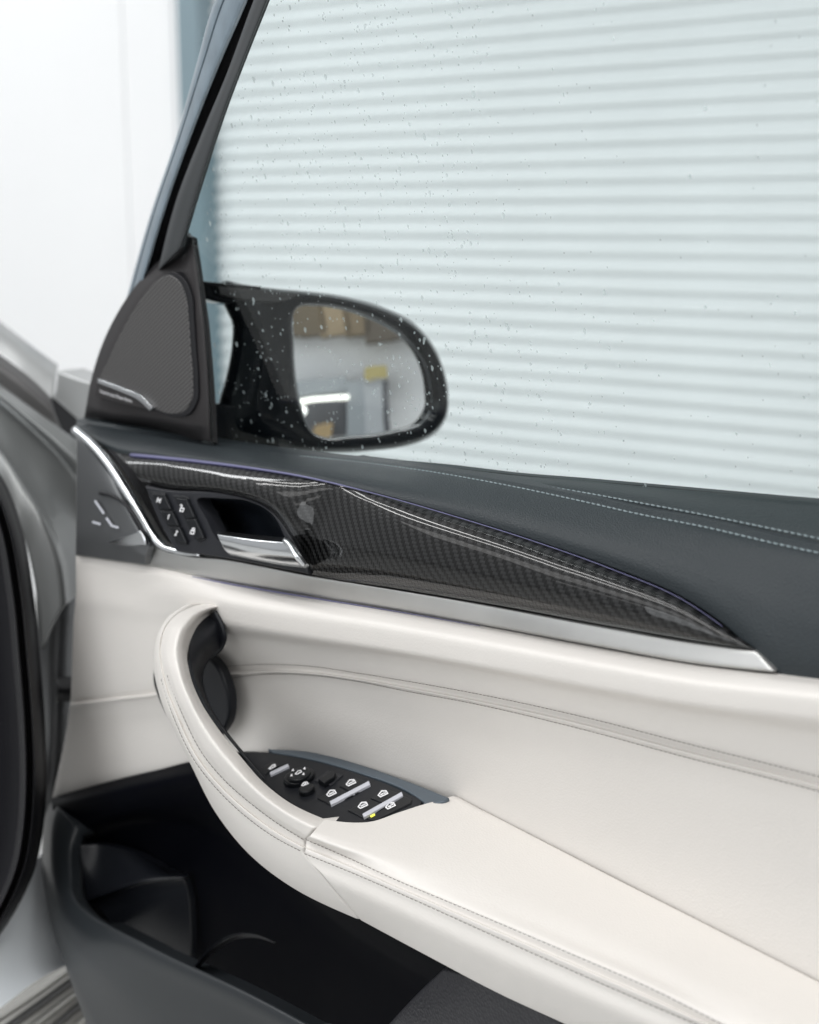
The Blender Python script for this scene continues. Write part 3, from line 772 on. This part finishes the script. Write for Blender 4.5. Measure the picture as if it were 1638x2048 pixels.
I0 = [(427, 1222, .028), (406, 1236, .042), (387, 1262, .060), (377, 1295, .073), (383, 1345, .086), (405, 1402, .093), (443, 1460, .094), (485, 1512, .092), (526, 1560, .088)]
I1 = [(441, 1249, .030), (447, 1270, .032), (441, 1292, .036), (420, 1315, .044), (404, 1348, .056), (414, 1402, .066), (450, 1462, .070), (492, 1514, .070), (532, 1561, .072)]
q = np.array(I0)*.5 + np.array(I1)*.5; q[:, 2] += .004
patch('pull_handle_core', [I0, q, I1], PLAST, pull, nu=70, sub=6, r=.0005, skirt=.001, align=True, label='black inner side of the pull handle')
plate('pull_handle_foot', [(427, 1222, 1), (443, 1252), (448, 1278), (440, 1300), (418, 1318, 1), (396, 1300), (398, 1250)], .037, PLAST, pull, thick=.001, r=.002)
plate('pull_handle_socket', [(400, 1306), (428, 1326), (447, 1362), (456, 1408), (450, 1448), (428, 1476), (385, 1478), (345, 1450), (318, 1405), (304, 1350), (312, 1318), (350, 1300)], .0275, PLAST, pull, thick=.006, r=.003)

# switch panel
PN = unit(np.array([-.09, -.15, 1.0])); PNw = PN[0]*UX - PN[1]*NN + np.array([0, 0, PN[2]])
def m_sw(dz):
    P0 = to_world(np.array([0, 0, .949 + dz]))
    def f(a):
        a = np.asarray(a, float); return to_local(plane_hit(a[..., 0], a[..., 1], P0, PNw))
    return f
ZP = 0.0
m_level = m_sw; mz = m_sw(0)
sp_o = [(489, 1503, 1), (545, 1506), (618, 1519), (718, 1547), (820, 1588), (845, 1602), (838, 1613), (800, 1628), (742, 1650), (690, 1655), (645, 1648, 1), (590, 1612), (540, 1575), (508, 1536)]
sw_p = plate('switch_panel', sp_o, 0, PLAST, door, thick=.012, r=.0012, mp=mz, normal=PN)
plate('switch_panel_trim', [(536, 1498, 1), (625, 1504), (705, 1524), (800, 1556), (898, 1595, 1), (890, 1601), (870, 1606), (846, 1614, 1), (848, 1604, 1), (822, 1586), (718, 1545), (618, 1517), (545, 1504, 1)], 0, mat('slate_metal', (.10, .125, .15), .4, .4), sw_p, thick=.012, r=.001, mp=m_sw(.0008), normal=PN, label='slate blue metal strip along the back of the switch panel')
def up(z): return m_sw(z)
def bar(p0, p1, hw, z, m, name, par, th=.004):
    p0, p1 = np.array(p0, float), np.array(p1, float); d = unit(p1-p0); nrm = np.array([.38, .92])
    return plate(name, [tuple(p0 - nrm*hw)+(1,), tuple(p1 - nrm*hw)+(1,), tuple(p1 + nrm*hw)+(1,), tuple(p0 + nrm*hw)+(1,)], 0, m, par, thick=th, r=.0003, mp=up(z), normal=PN, step=6)
def quad(name, q, z, m, par=sw_p, r=.001, th=.004, label=None):
    return plate(name, [tuple(p)+(1,) for p in q], 0, m, par, thick=th, r=r, mp=up(z), normal=PN, step=10, label=label)
quad('window_switch', [(634, 1596), (676, 1574), (708, 1590), (661, 1610)], .0010, KEY)
quad('window_switch', [(679, 1572), (714, 1555), (742, 1566), (711, 1588)], .0010, KEY)
bar((660.5, 1606), (739, 1565), 3.9, .0019, BARM, 'switch_bar', sw_p)
quad('window_switch', [(695, 1620), (738, 1597), (775, 1612), (727, 1636)], .0010, KEY)
quad('window_switch', [(741, 1596), (776, 1578), (806, 1589), (778, 1610)], .0010, KEY)
bar((726, 1631), (804.5, 1587), 3.9, .0019, BARM, 'switch_bar', sw_p)
lk = quad('lockout_switch', [(733, 1637), (808, 1592), (824, 1598), (822, 1606), (752, 1641)], .0010, KEY)
bar((741, 1632.5), (749.5, 1627.8), 1.7, .0016, LED, 'indicator', lk, th=.001)
quad('tailgate_switch', [(514, 1541), (542, 1523), (560, 1530), (530, 1549)], .0009, KEY)
bar((540, 1547), (577, 1530), 3.0, .0018, BARM, 'switch_bar', sw_p)
def disc(c, rx, ry, sk=-.25, n=28):
    return [(c[0] + rx*math.cos(2*math.pi*i/n) , c[1] + ry*math.sin(2*math.pi*i/n) + sk*rx*math.cos(2*math.pi*i/n)) for i in range(n)]
plate('mirror_adjuster', disc((597, 1550), 31, 15), 0, KEY, sw_p, thick=.006, r=.0015, mp=up(.0040), normal=PN, step=5)
jk = plate('mirror_adjuster_cap', disc((597, 1546.5), 24, 12), 0, KEY, sw_p, thick=.004, r=.0015, mp=up(.0065), normal=PN, step=5)
plate('fold_button', disc((612, 1575), 16, 8.5), 0, KEY, sw_p, thick=.005, r=.0012, mp=up(.0040), normal=PN, step=4)
quad('selector_well', [(628, 1561), (655, 1541), (686, 1549), (662, 1570)], .0012, BEZEL)
quad('mirror_selector', [(636, 1558), (664, 1540), (671, 1544), (668, 1553), (648, 1565)], .0045, KEY, th=.005)
winic = [[(-9.5, 3), (-5, 6.2), (9.3, -.6), (6.2, -6), (-3, -5.6)], [(-5, 2.2), (5.5, -3.2)], [(1, -1), (4.5, -1.6)]]
def icon(px, z, par, pls=winic, sc=1.0, closed=(0,), wd=2.1, name='window_symbol'):
    strokes(name, pls, wd, (px, (sc, 0), (0, sc)), WHITEP, par, up(z), 0, (0, 0, 1), closed)
for c in ((663, 1587), (702, 1566), (726, 1611), (766, 1588)): icon(c, .0013, sw_p)
icon((781, 1612), .0013, lk, winic[:1] + [[(-5, 2.2), (5.5, -3.2)], [(-1, 2.8), (1.6, -3.5)]])
icon((545, 1534), .0012, sw_p, [[(-7, 3.5), (-5, 4.5), (6, -1.5), (5, -4.5), (0, -3)]], 1, (0,), name='tailgate_symbol')
icon((597, 1545), .0068, jk, [[(-7, 3.5), (-4, 4.6), (7, -1.2), (5, -4.2), (-1, -3)]], .9, (0,), 1.8, name='mirror_symbol')
for dx, dy in ((-11, -4.5), (12, -8), (-14, 6), (10, 3)):
    icon((597+dx, 1545+dy), .0068, jk, [[(-1.4, 1), (1.2, 1), (.4, -1.4)]], 1, (0,), 1.6, name='arrow_symbol')
icon((610, 1568), .0043, sw_p, [[(-7, 3), (-4, 4), (7, -.5), (4, -3.6), (-2, -3)], [(-3, 1), (3, -1)]], .95, (0,), 1.7, name='mirror_symbol')

# lower pocket
bw_t = [(104, 1596, .006), (200, 1568, .008), (300, 1544, .010), (400, 1522, .012), (560, 1560, .014), (760, 1750, .014), (1000, 1880, .012), (1300, 2060, .010), (1500, 2180, .010)]
bw_1 = [(104, 1618, .022), (200, 1592, .026), (300, 1570, .028), (400, 1556, .028), (560, 1620, .026), (760, 1780, .022), (1000, 1905, .018), (1300, 2085, .014), (1500, 2200, .012)]
bw_2 = [(130, 1672, .020), (210, 1634, .020), (300, 1612, .018), (400, 1612, .016), (540, 1680, .012), (740, 1830, .008), (960, 1960, .004), (1250, 2110, .0), (1450, 2240, .0)]
bw_3 = [(172, 1702, .000), (235, 1662, -.006), (310, 1648, -.010), (400, 1660, -.014), (520, 1730, -.016), (700, 1870, -.018), (900, 1990, -.020), (1180, 2140, -.02), (1380, 2260, -.02)]
bw_4 = [(200, 2000, -.022), (270, 2020, -.025), (340, 2040, -.026), (430, 2060, -.027), (540, 2090, -.028), (700, 2150, -.028), (880, 2210, -.028), (1150, 2300, -.028), (1350, 2380, -.028)]
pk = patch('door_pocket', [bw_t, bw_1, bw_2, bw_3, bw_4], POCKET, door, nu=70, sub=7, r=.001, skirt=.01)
# rim and front wall
o0 = [(104, 1600), (90, 1632), (84, 1690), (86, 1760), (100, 1840), (128, 1925), (170, 2040), (215, 2140)]
i0 = [(165, 1668), (158, 1700), (157, 1745), (163, 1795), (185, 1825), (300, 1890), (500, 1985), (640, 2060)]
i1 = [(172, 1676), (166, 1704), (165, 1746), (172, 1797), (196, 1830), (310, 1897), (510, 1992), (650, 2068)]
m0 = [(120, 1622), (112, 1650), (108, 1700), (112, 1760), (128, 1815), (215, 1895), (400, 1990), (560, 2070)]
ww = [.022, .030, .042, .056, .070, .092, .104, .108]
def rw(pts, add): return [(x, y, a+add) for (x, y), a in zip(pts, ww)]
patch('pocket_front', [rw(i1, -.05), rw(i1, -.01), rw(i0, .002), [(p[0]*.6+q2[0]*.4, p[1]*.6+q2[1]*.4, a+.007) for p, q2, a in zip(i0, m0, ww)], rw(m0, .004), [(p[0]*.5+q2[0]*.5, p[1]*.5+q2[1]*.5, a-.002) for p, q2, a in zip(m0, o0, ww)], rw(o0, -.02)], mat('pocket_front_plastic', (.017, .020, .023), .42, spec=.35, bump=('noise', 1100, .2, .0002)), pk, nu=70, sub=6, r=.001, skirt=.01, align=True)
patch('pocket_end_wall', [[(158, 1692, .030), (200, 1690, .014), (250, 1700, .004), (330, 1738, -.012)],
                          [(161, 1745, .034), (205, 1735, .020), (262, 1730, .010), (350, 1750, -.008)],
                          [(172, 1802, .038), (225, 1783, .026), (285, 1764, .016), (366, 1756, -.004)],
                          [(180, 1806, .030), (232, 1788, .018), (290, 1768, .010), (368, 1760, -.008)],
                          [(200, 1960, .020), (260, 1950, .008), (310, 1940, .000), (380, 1930, -.012)]], mat('pocket_plastic_lit', (.007, .008, .011), .36, spec=.4, bump=('noise', 1100, .15, .0002)), pk, nu=40, sub=6, r=.001, skirt=.006)  # lighter pocket plastic: light on the end wall is put into the colour
DIVM = mat('divider_highlight_plastic', (.008, .009, .012), .3, spec=.4)  # brighter than the pocket plastic to carry the lip's highlight
dv0 = [(372, 1962, .066), (392, 1928, .058), (420, 1896, .050), (452, 1874, .042), (480, 1866, .034), (510, 1868, .026), (548, 1884, .010)]
tp = [1, 1, 1, 1, .9, .6, .15]
def dvr(dx, dy, da): return [(x + dx*k, y + dy*k, a + da*k - (1-k)*.002) for (x, y, a), k in zip(dv0, tp)]
patch('pocket_divider', [dvr(-3, 13, -.008), dvr(-1, 3, -.001), dvr(0, 0, 0), dvr(3, 3, -.001), dvr(4, 11, -.012)], DIVM, pk, nu=50, sub=5, r=.0003, skirt=.001)
patch('lower_panel', [[(885, 1938, .052), (960, 1960, .060), (1060, 2010, .066), (1180, 2080, .07)], [(835, 1985, .050), (930, 2015, .060), (1040, 2060, .066), (1160, 2130, .07)], [(770, 2055, .048), (880, 2080, .058), (1000, 2120, .064), (1120, 2190, .07)]],
      mat('grained_plastic', (.020, .020, .024), .5, bump=('leather', 420, .5, .0008)), door, nu=40, sub=8, r=.003, skirt=.02)

# exterior mirror
tgt_l = np.array([math.cos(R(14)), math.sin(R(14)), .02])
TGT = unit(tgt_l[0]*UX - tgt_l[1]*NN + tgt_l[2]*ZZ)
Mw = to_world(m_door(np.array([722., 742., -.20])))
NM = unit(unit(CAM - Mw) + TGT)
NMl = np.array([NM @ UX, -(NM @ NN), NM[2]])
def m_mir(a):
    a = np.asarray(a, float); return to_local(plane_hit(a[..., 0], a[..., 1], Mw, NM)) + a[..., 2:3]*NMl
def m_shell(a):
    a = np.asarray(a, float); d = rays(a[..., 0], a[..., 1])
    P = plane_hit(a[..., 0], a[..., 1], Mw, NM); z = a[..., 2:3]
    return to_local(P + np.where(z < 0, -z*d, z*NM))
RS = 1.3; SC = Mw - NM*RS
def mir_hit(px, py):
    d = unit(rays(px, py)); oc = CAM - SC
    b = d @ oc; c = oc @ oc - RS*RS
    t = -b - np.sqrt(np.maximum(b*b - c, 0)); return CAM + d*t[..., None], d
def m_sph(a):
    a = np.asarray(a, float); return to_local(mir_hit(a[..., 0], a[..., 1])[0])
g_o = [(594, 614), (640, 611), (700, 622), (760, 645), (810, 676), (845, 720), (861, 775), (862, 818), (846, 842), (785, 862), (705, 872), (640, 873), (620, 862), (603, 820), (591, 760), (586, 690)]
h_o = [(440, 566), (500, 571), (560, 578), (640, 585), (700, 595), (760, 612), (820, 640), (860, 680), (885, 730), (897, 790), (893, 835), (870, 868), (820, 890), (740, 902), (640, 905), (560, 898), (480, 884), (440, 872), (436, 812), (450, 760), (463, 690), (462, 640), (448, 612)]
mc = np.array([722., 745.])
def polar(pts, n=120):
    o = outline(pts, 3); a = np.unwrap(np.arctan2(o[:, 1]-mc[1], o[:, 0]-mc[0]))
    d = o - mc; th = np.linspace(-math.pi, math.pi, n)
    a = np.arctan2(d[:, 1], d[:, 0]); r_ = np.hypot(d[:, 0], d[:, 1]); out = []
    for t in th:
        k = np.argsort(np.abs(np.angle(np.exp(1j*(a - t)))))[:3]; ww_ = 1/(np.abs(np.angle(np.exp(1j*(a[k]-t))))+1e-3)
        rr = (r_[k]*ww_).sum()/ww_.sum(); out.append(mc + rr*np.array([math.cos(t), math.sin(t)]))
    return np.array(out)
HO, GO = polar(h_o), polar(g_o)
def ringrow(f, d): q = HO*(1-f) + GO*f; return np.column_stack([q, np.full(len(q), d)])
def shrink(s, d): q = mc + (HO-mc)*s; return np.column_stack([q, np.full(len(q), d)])
mirr = patch('side_mirror', [shrink(.55, -.12), shrink(.8, -.085), shrink(.95, -.05), ringrow(0, -.015), ringrow(.15, .002), ringrow(.5, .010), ringrow(.85, .010), ringrow(.97, .004), ringrow(1.0, -.010)], GLOSSB, door, nu=120, sub=4, r=0, skirt=0, mp=m_shell, label='gloss black door mirror beyond the wet window')
gt = [(586, 690), (588, 640), (594, 614), (640, 611), (700, 622), (760, 645), (810, 676), (845, 720), (858, 760)]
gb = [(588, 725), (591, 760), (603, 820), (620, 862), (640, 873), (705, 872), (785, 862), (846, 842), (862, 815), (861, 785)]
gx = [mc + (GO - mc)*f for f in (1.03, .8, .6, .4, .2, .004)]
V = []
ng = len(GO)
GP = [m_sph(np.column_stack([q, np.zeros(ng)])) for q in gx]
V = np.vstack(GP); Fc = [(i*ng+j, (i+1)*ng+j, (i+1)*ng+j+1, i*ng+j+1) for i in range(5) for j in range(ng-1)]
Fc.append([5*ng+j for j in range(ng-1)][::-1])
link('mirror_glass', V, Fc, MIRROR, mirr)
gb_ = np.vstack([GO[:-1]]); 
tube('mirror_bezel', m_sph(np.column_stack([mc + (GO-mc)*1.015, np.zeros(ng)])) + NMl*.001, .0016, mat('bezel_chrome', (.25, .26, .27), .3, .6), mirr, k=6)
plate('mirror_arm', [(404, 562, 1), (455, 567), (520, 573, 1), (520, 612, 1), (470, 610), (440, 606), (408, 598, 1)], .004, GLOSSB, mirr, thick=.02, r=.003, mp=m_mir, normal=NMl)
plate('mirror_base', [(418, 806, 1), (460, 808), (540, 812, 1), (560, 905, 1), (418, 885, 1)], .004, GLOSSB, mirr, thick=.02, r=.003, mp=m_mir, normal=NMl)
plate('mirror_facet', [(425, 574, 1), (500, 580), (590, 588, 1), (560, 604, 1), (500, 603), (430, 590, 1)], .012, SAIL, mirr, thick=.004, r=.001, mp=m_mir, normal=NMl)

# ------------------------------------------------------------------ what the mirror shows: the far end of the workshop
EP = Mw + TGT*5.2; EN = unit(np.array([-TGT[0], -TGT[1], 0])); EX_ = np.array([-EN[1], EN[0], 0])
def seen(px, py, off=0.0):
    P, d = mir_hit(np.array(px, float), np.array(py, float)); nn = unit(P - SC)
    r_ = d - 2*(d @ nn)*nn
    t = ((EP + EN*off - P) @ EN)/(r_ @ EN); return P + r_*t
def back_box(name, x0, y0, x1, y1, off, th, m, parent=None, base=None, lab=None, cat=None, **k):
    """upright box whose front face spans the mirror picture rectangle"""
    c = [seen(x, y, off) for x in (x0, x1) for y in (y0, y1)]
    s = [(p - EP) @ EX_ for p in c]; z = [p[2] for p in c]
    sc_, zc_ = (min(s)+max(s))/2, (min(z)+max(z))/2
    ctr = EP + EX_*sc_ + EN*(off - th/2); ctr = np.array([ctr[0], ctr[1], zc_])
    b = np.zeros(3) if base is None else np.array(base)
    V, Fc = box_geo(ctr - b, (max(s)-min(s), th, max(z)-min(z)), EX_, EN, ZZ)
    o = link(name, V, Fc, m, parent, smooth=False)
    if cat: tag(o, lab, cat)
    return o
WALL2 = mat('mirror_room_wall', (.90, .89, .90), .7)
V, Fc = box_geo(np.array([EP[0], EP[1], 1.9]) - EN*.10, (5, .1, 3.8), EX_, EN, ZZ)
tag(link('end_wall', V, Fc, WALL2, smooth=False), 'pale wall at the far end of the workshop reflected in the door mirror', 'wall')
for i, (a, b, cc) in enumerate(((560, 640, (.10, .075, .045)), (640, 690, (.22, .165, .10)), (690, 730, (.13, .095, .055)), (730, 900, (.07, .055, .04)))):
    o = back_box('storage_box', a, 560, b, 668, .30, .3, mat('brown_board_%s' % 'abcd'[i], cc, .7))
    tag(o, ['dark brown box leftmost on the high shelf reflected in the mirror', 'tan box on the high shelf reflected in the mirror', 'mid brown box right of the tan one reflected in the mirror', 'wide dark box rightmost on the high shelf reflected in the mirror'][i], 'box', 'boxes on the high shelf seen in the mirror')
GREYM = mat('cabinet_grey', (.30, .32, .34), .5); GREYD = mat('cabinet_dark', (.10, .10, .11), .5); YEL = mat('yellow_card', (.40, .33, .13), .6)
cb_ = seen(735, 865, .35); base = np.array([cb_[0], cb_[1], 0])
cab = empty('tool_cabinet', base, 0, 'grey metal cabinet with two doors reflected in the door mirror', 'cabinet')
back_box('cabinet_door', 694, 764, 728, 868, .40, .3, GREYM, cab, base); back_box('cabinet_door', 730, 764, 765, 868, .40, .3, mat('cabinet_light', (.42, .43, .45), .5), cab, base)
back_box('cabinet_side', 765.5, 762, 777, 868, .39, .3, GREYD, cab, base)
back_box('yellow_box', 733, 735, 774, 757, .42, .25, YEL, lab='yellow carton on top of the grey cabinet reflected in the mirror', cat='carton')
back_box('wall_shelf', 585, 762, 693, 785, .25, .2, GREYM, lab='grey shelf unit on the wall reflected in the mirror', cat='shelf')
back_box('work_bench', 585, 800, 692, 866, .25, .2, GREYD, lab='dark work bench under the strip light reflected in the mirror', cat='bench')
back_box('cardboard_box', 632, 850, 664, 868, .42, .12, mat('cardboard', (.42, .30, .16), .7), lab='small tan carton on the bench reflected in the mirror', cat='carton')
TUBEL = mat('strip_light_on', (1, 1, 1), .5, emit=(1, .95, .82), strength=2.2); BULB = mat('lamp_on', (1, 1, 1), .5, emit=(1, .96, .9), strength=2.5)
tp_ = np.array([seen(x, 798, .5) for x in np.linspace(594, 697, 6)]); tp_[:, 2] = tp_[:, 2].mean()
tag(tube('strip_light', tp_, .022, TUBEL, None), 'glowing white strip light reflected in the door mirror', 'strip light')
bm = bmesh.new(); bmesh.ops.create_icosphere(bm, subdivisions=3, radius=.055); me = bpy.data.meshes.new('work_lamp'); bm.to_mesh(me); bm.free(); me.shade_smooth(); me.materials.append(BULB)
lo_ = bpy.data.objects.new('work_lamp', me); COL.objects.link(lo_); lo_.location = seen(608, 820, .5); tag(lo_, 'round glowing lamp below the strip light reflected in the mirror', 'lamp')

# ------------------------------------------------------------------ car body left of the door
def mb(a):
    a = np.asarray(a, float); return to_local(CAM + rays(a[..., 0], a[..., 1]) * a[..., 2:3])
AWw = np.array([0, cp, -sp]); AW = np.array([AWw @ UX, -(AWw @ NN), AWw[2]]); car = door
def bp_(name, rows, m, **k): return patch(name, rows, m, car, mp=mb, away=AW, **{**dict(nu=40, sub=6, r=.001, skirt=.01), **k})
bp_('fender', [[(-80, 584, 1.80), (0, 644, 1.78), (60, 690, 1.76), (112, 728, 1.75)], [(-80, 610, 1.74), (0, 668, 1.72), (60, 714, 1.70), (108, 752, 1.69)], [(-80, 650, 1.72), (0, 706, 1.70), (50, 748, 1.68), (105, 797, 1.67)]], PAINT, label='silver painted front wing')
bp_('hinge_gap', [[(60, 750, 1.80), (110, 790, 1.78), (190, 830, 1.75)], [(60, 860, 1.80), (110, 880, 1.78), (190, 900, 1.75)]], RUBBER)
bp_('cowl_trim', [[(-80, 656, 1.60), (0, 711, 1.58), (60, 757, 1.56), (96, 792, 1.55)], [(-80, 690, 1.565), (0, 740, 1.545), (58, 784, 1.53), (105, 825, 1.53)], [(-80, 722, 1.575), (0, 770, 1.555), (58, 812, 1.54), (118, 856, 1.54)]], TRIMG, label='dark grey rubber trim along the wing')
jb = [[(-80, 724, 1.53), (0, 772, 1.51), (58, 814, 1.50), (118, 858, 1.50), (175, 905, 1.50), (185, 1000, 1.50)],
      [(-80, 740, 1.50), (0, 790, 1.48), (58, 838, 1.475), (118, 890, 1.475), (172, 950, 1.48), (182, 1050, 1.49)],
      [(-80, 750, 1.53), (0, 800, 1.51), (58, 850, 1.505), (118, 910, 1.505), (170, 985, 1.505), (180, 1080, 1.50)],
      [(-80, 790, 1.50), (0, 850, 1.48), (58, 920, 1.47), (105, 985, 1.46), (150, 1060, 1.46), (170, 1140, 1.46)],
      [(-80, 820, 1.47), (0, 890, 1.45), (52, 962, 1.43), (95, 1030, 1.42), (130, 1110, 1.42), (140, 1200, 1.42)],
      [(-80, 834, 1.44), (0, 904, 1.42), (46, 972, 1.40), (86, 1040, 1.39), (116, 1120, 1.39), (128, 1210, 1.39)],
      [(-80, 870, 1.43), (0, 950, 1.41), (34, 1030, 1.39), (60, 1120, 1.385), (74, 1200, 1.385), (82, 1300, 1.385)]]
bp_('door_jamb', jb, mat('jamb_paint', (.27, .28, .28), .42, .4, coat=.25), nu=60, label='silver painted door jamb with stepped flanges')
bp_('jamb_lower', [[(70, 1150, 1.46), (76, 1300, 1.46), (84, 1450, 1.46), (88, 1560, 1.45), (86, 1660, 1.44)], [(118, 1130, 1.45), (110, 1300, 1.45), (108, 1450, 1.45), (104, 1560, 1.45), (98, 1660, 1.44)], [(190, 1100, 1.49), (170, 1300, 1.49), (160, 1450, 1.49), (140, 1560, 1.48), (120, 1660, 1.47)]], mat('jamb_grey', (.20, .205, .21), .4, .6, coat=.3), label='grey lower door jamb')
bp_('door_check', [[(112, 1358, 1.43), (150, 1355, 1.43)], [(116, 1380, 1.42), (150, 1380, 1.42)], [(112, 1404, 1.43), (150, 1404, 1.43)]], RUBBER, nu=8)
so = [(-60, 880), (0, 962), (34, 1050), (58, 1180), (72, 1320), (82, 1450), (85, 1560), (80, 1650), (66, 1730), (30, 1815), (-50, 1930)]
def sealrow(dx, d): return [(x-dx, y+dx*.12, d) for x, y in so]
bp_('weather_seal', [sealrow(-2, 1.33), sealrow(6, 1.27), sealrow(18, 1.25), sealrow(24, 1.275), sealrow(34, 1.24), sealrow(46, 1.27)], RUBBER, nu=70, label='black rubber weather seal round the door opening')
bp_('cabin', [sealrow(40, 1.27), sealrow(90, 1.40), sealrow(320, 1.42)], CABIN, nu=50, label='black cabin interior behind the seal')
bp_('sill', [[(90, 1690, 1.46), (92, 1780, 1.44), (104, 1850, 1.42), (122, 1905, 1.41), (135, 1930, 1.40)], [(66, 1735, 1.40), (64, 1800, 1.385), (60, 1860, 1.37), (55, 1920, 1.36), (80, 1958, 1.36)], [(30, 1790, 1.37), (15, 1850, 1.35), (0, 1905, 1.335), (-15, 1960, 1.33), (10, 2010, 1.33)], [(-60, 1880, 1.33), (-80, 1930, 1.31), (-100, 1980, 1.30), (-120, 2040, 1.30), (-90, 2080, 1.30)]], PAINTB, nu=40, label='silver painted door sill, its bright reflection put into the colour')
for k in range(5):
    a = 18*k
    bp_('tread_rib', [[(-60+a*2.2, 2062+a*.55, 1.55), (60+a*1.5, 1985+a*.6, 1.55), (190+a, 1890+a*.9, 1.55)], [(-60+a*2.2, 2072+a*.55, 1.535), (60+a*1.5, 1995+a*.6, 1.535), (190+a, 1900+a*.9, 1.535)], [(-60+a*2.2, 2084+a*.55, 1.55), (60+a*1.5, 2005+a*.6, 1.55), (190+a, 1911+a*.9, 1.55)]], mat('tread_beige', (.42, .41, .385), .45, .3) if k % 2 == 0 else TRIMG, nu=12, sub=3)
bp_('tread_plate', [[(-80, 2000, 1.62), (80, 1900, 1.62), (240, 1800, 1.62)], [(-80, 2200, 1.58), (150, 2150, 1.58), (340, 2060, 1.58)]], mat('tread_grey', (.34, .33, .31), .45, .3), nu=12, sub=3)

# ------------------------------------------------------------------ raindrops on the pane
V = []; Fc = []
def drop(px, py, r_, el):
    b = len(V); c = m_win(np.array([px, py, -.0041])); ax = np.array([1., 0, 0]); az = unit(np.cross(WNl, ax)); out = -WNl
    k = 8; jit = np.random.uniform(.75, 1.2, k)
    for rr, hh in ((1.0, 0.0), (.86, .30), (.5, .50)):
        for j in range(k):
            t = 2*math.pi*j/k
            V.append(c + r_*rr*jit[j]*(math.cos(t)*ax + math.sin(t)*az*el) + out*r_*hh)
    V.append(c + out*r_*.56)
    for s in (0, 1):
        for j in range(k): j2 = (j+1) % k; Fc.append((b+s*k+j, b+(s+1)*k+j, b+(s+1)*k+j2, b+s*k+j2))
    for j in range(k):
        j2 = (j+1) % k; Fc.append((b+2*k+j, b+3*k, b+2*k+j2))
nd = 0
while nd < 1500:
    px = random.uniform(390, 1640); py = random.uniform(-10, 990)
    dens = 1.0 if px < 900 else max(.10, 1 - (px-900)/450)
    if py > 600 and 560 < px < 900: dens = 1.0
    if px > 950: dens *= .25 if py < 560 else .9
    if random.random() > dens: continue
    if py < 470 and px < 543 - (py/470)*168 - 6: continue
    if py > 470 and px < 395 + (py-470)*.09: continue
    r_ = .00045 + .0010*random.random()**3.5
    drop(px, py, r_, random.choice((1, 1.1, 1.4, 1.8))); nd += 1
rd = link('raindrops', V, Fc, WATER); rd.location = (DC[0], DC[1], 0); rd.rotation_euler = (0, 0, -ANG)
tag(rd, 'raindrops scattered over the outside of the side window, their glint put into a milky white', 'raindrops', kind='stuff')
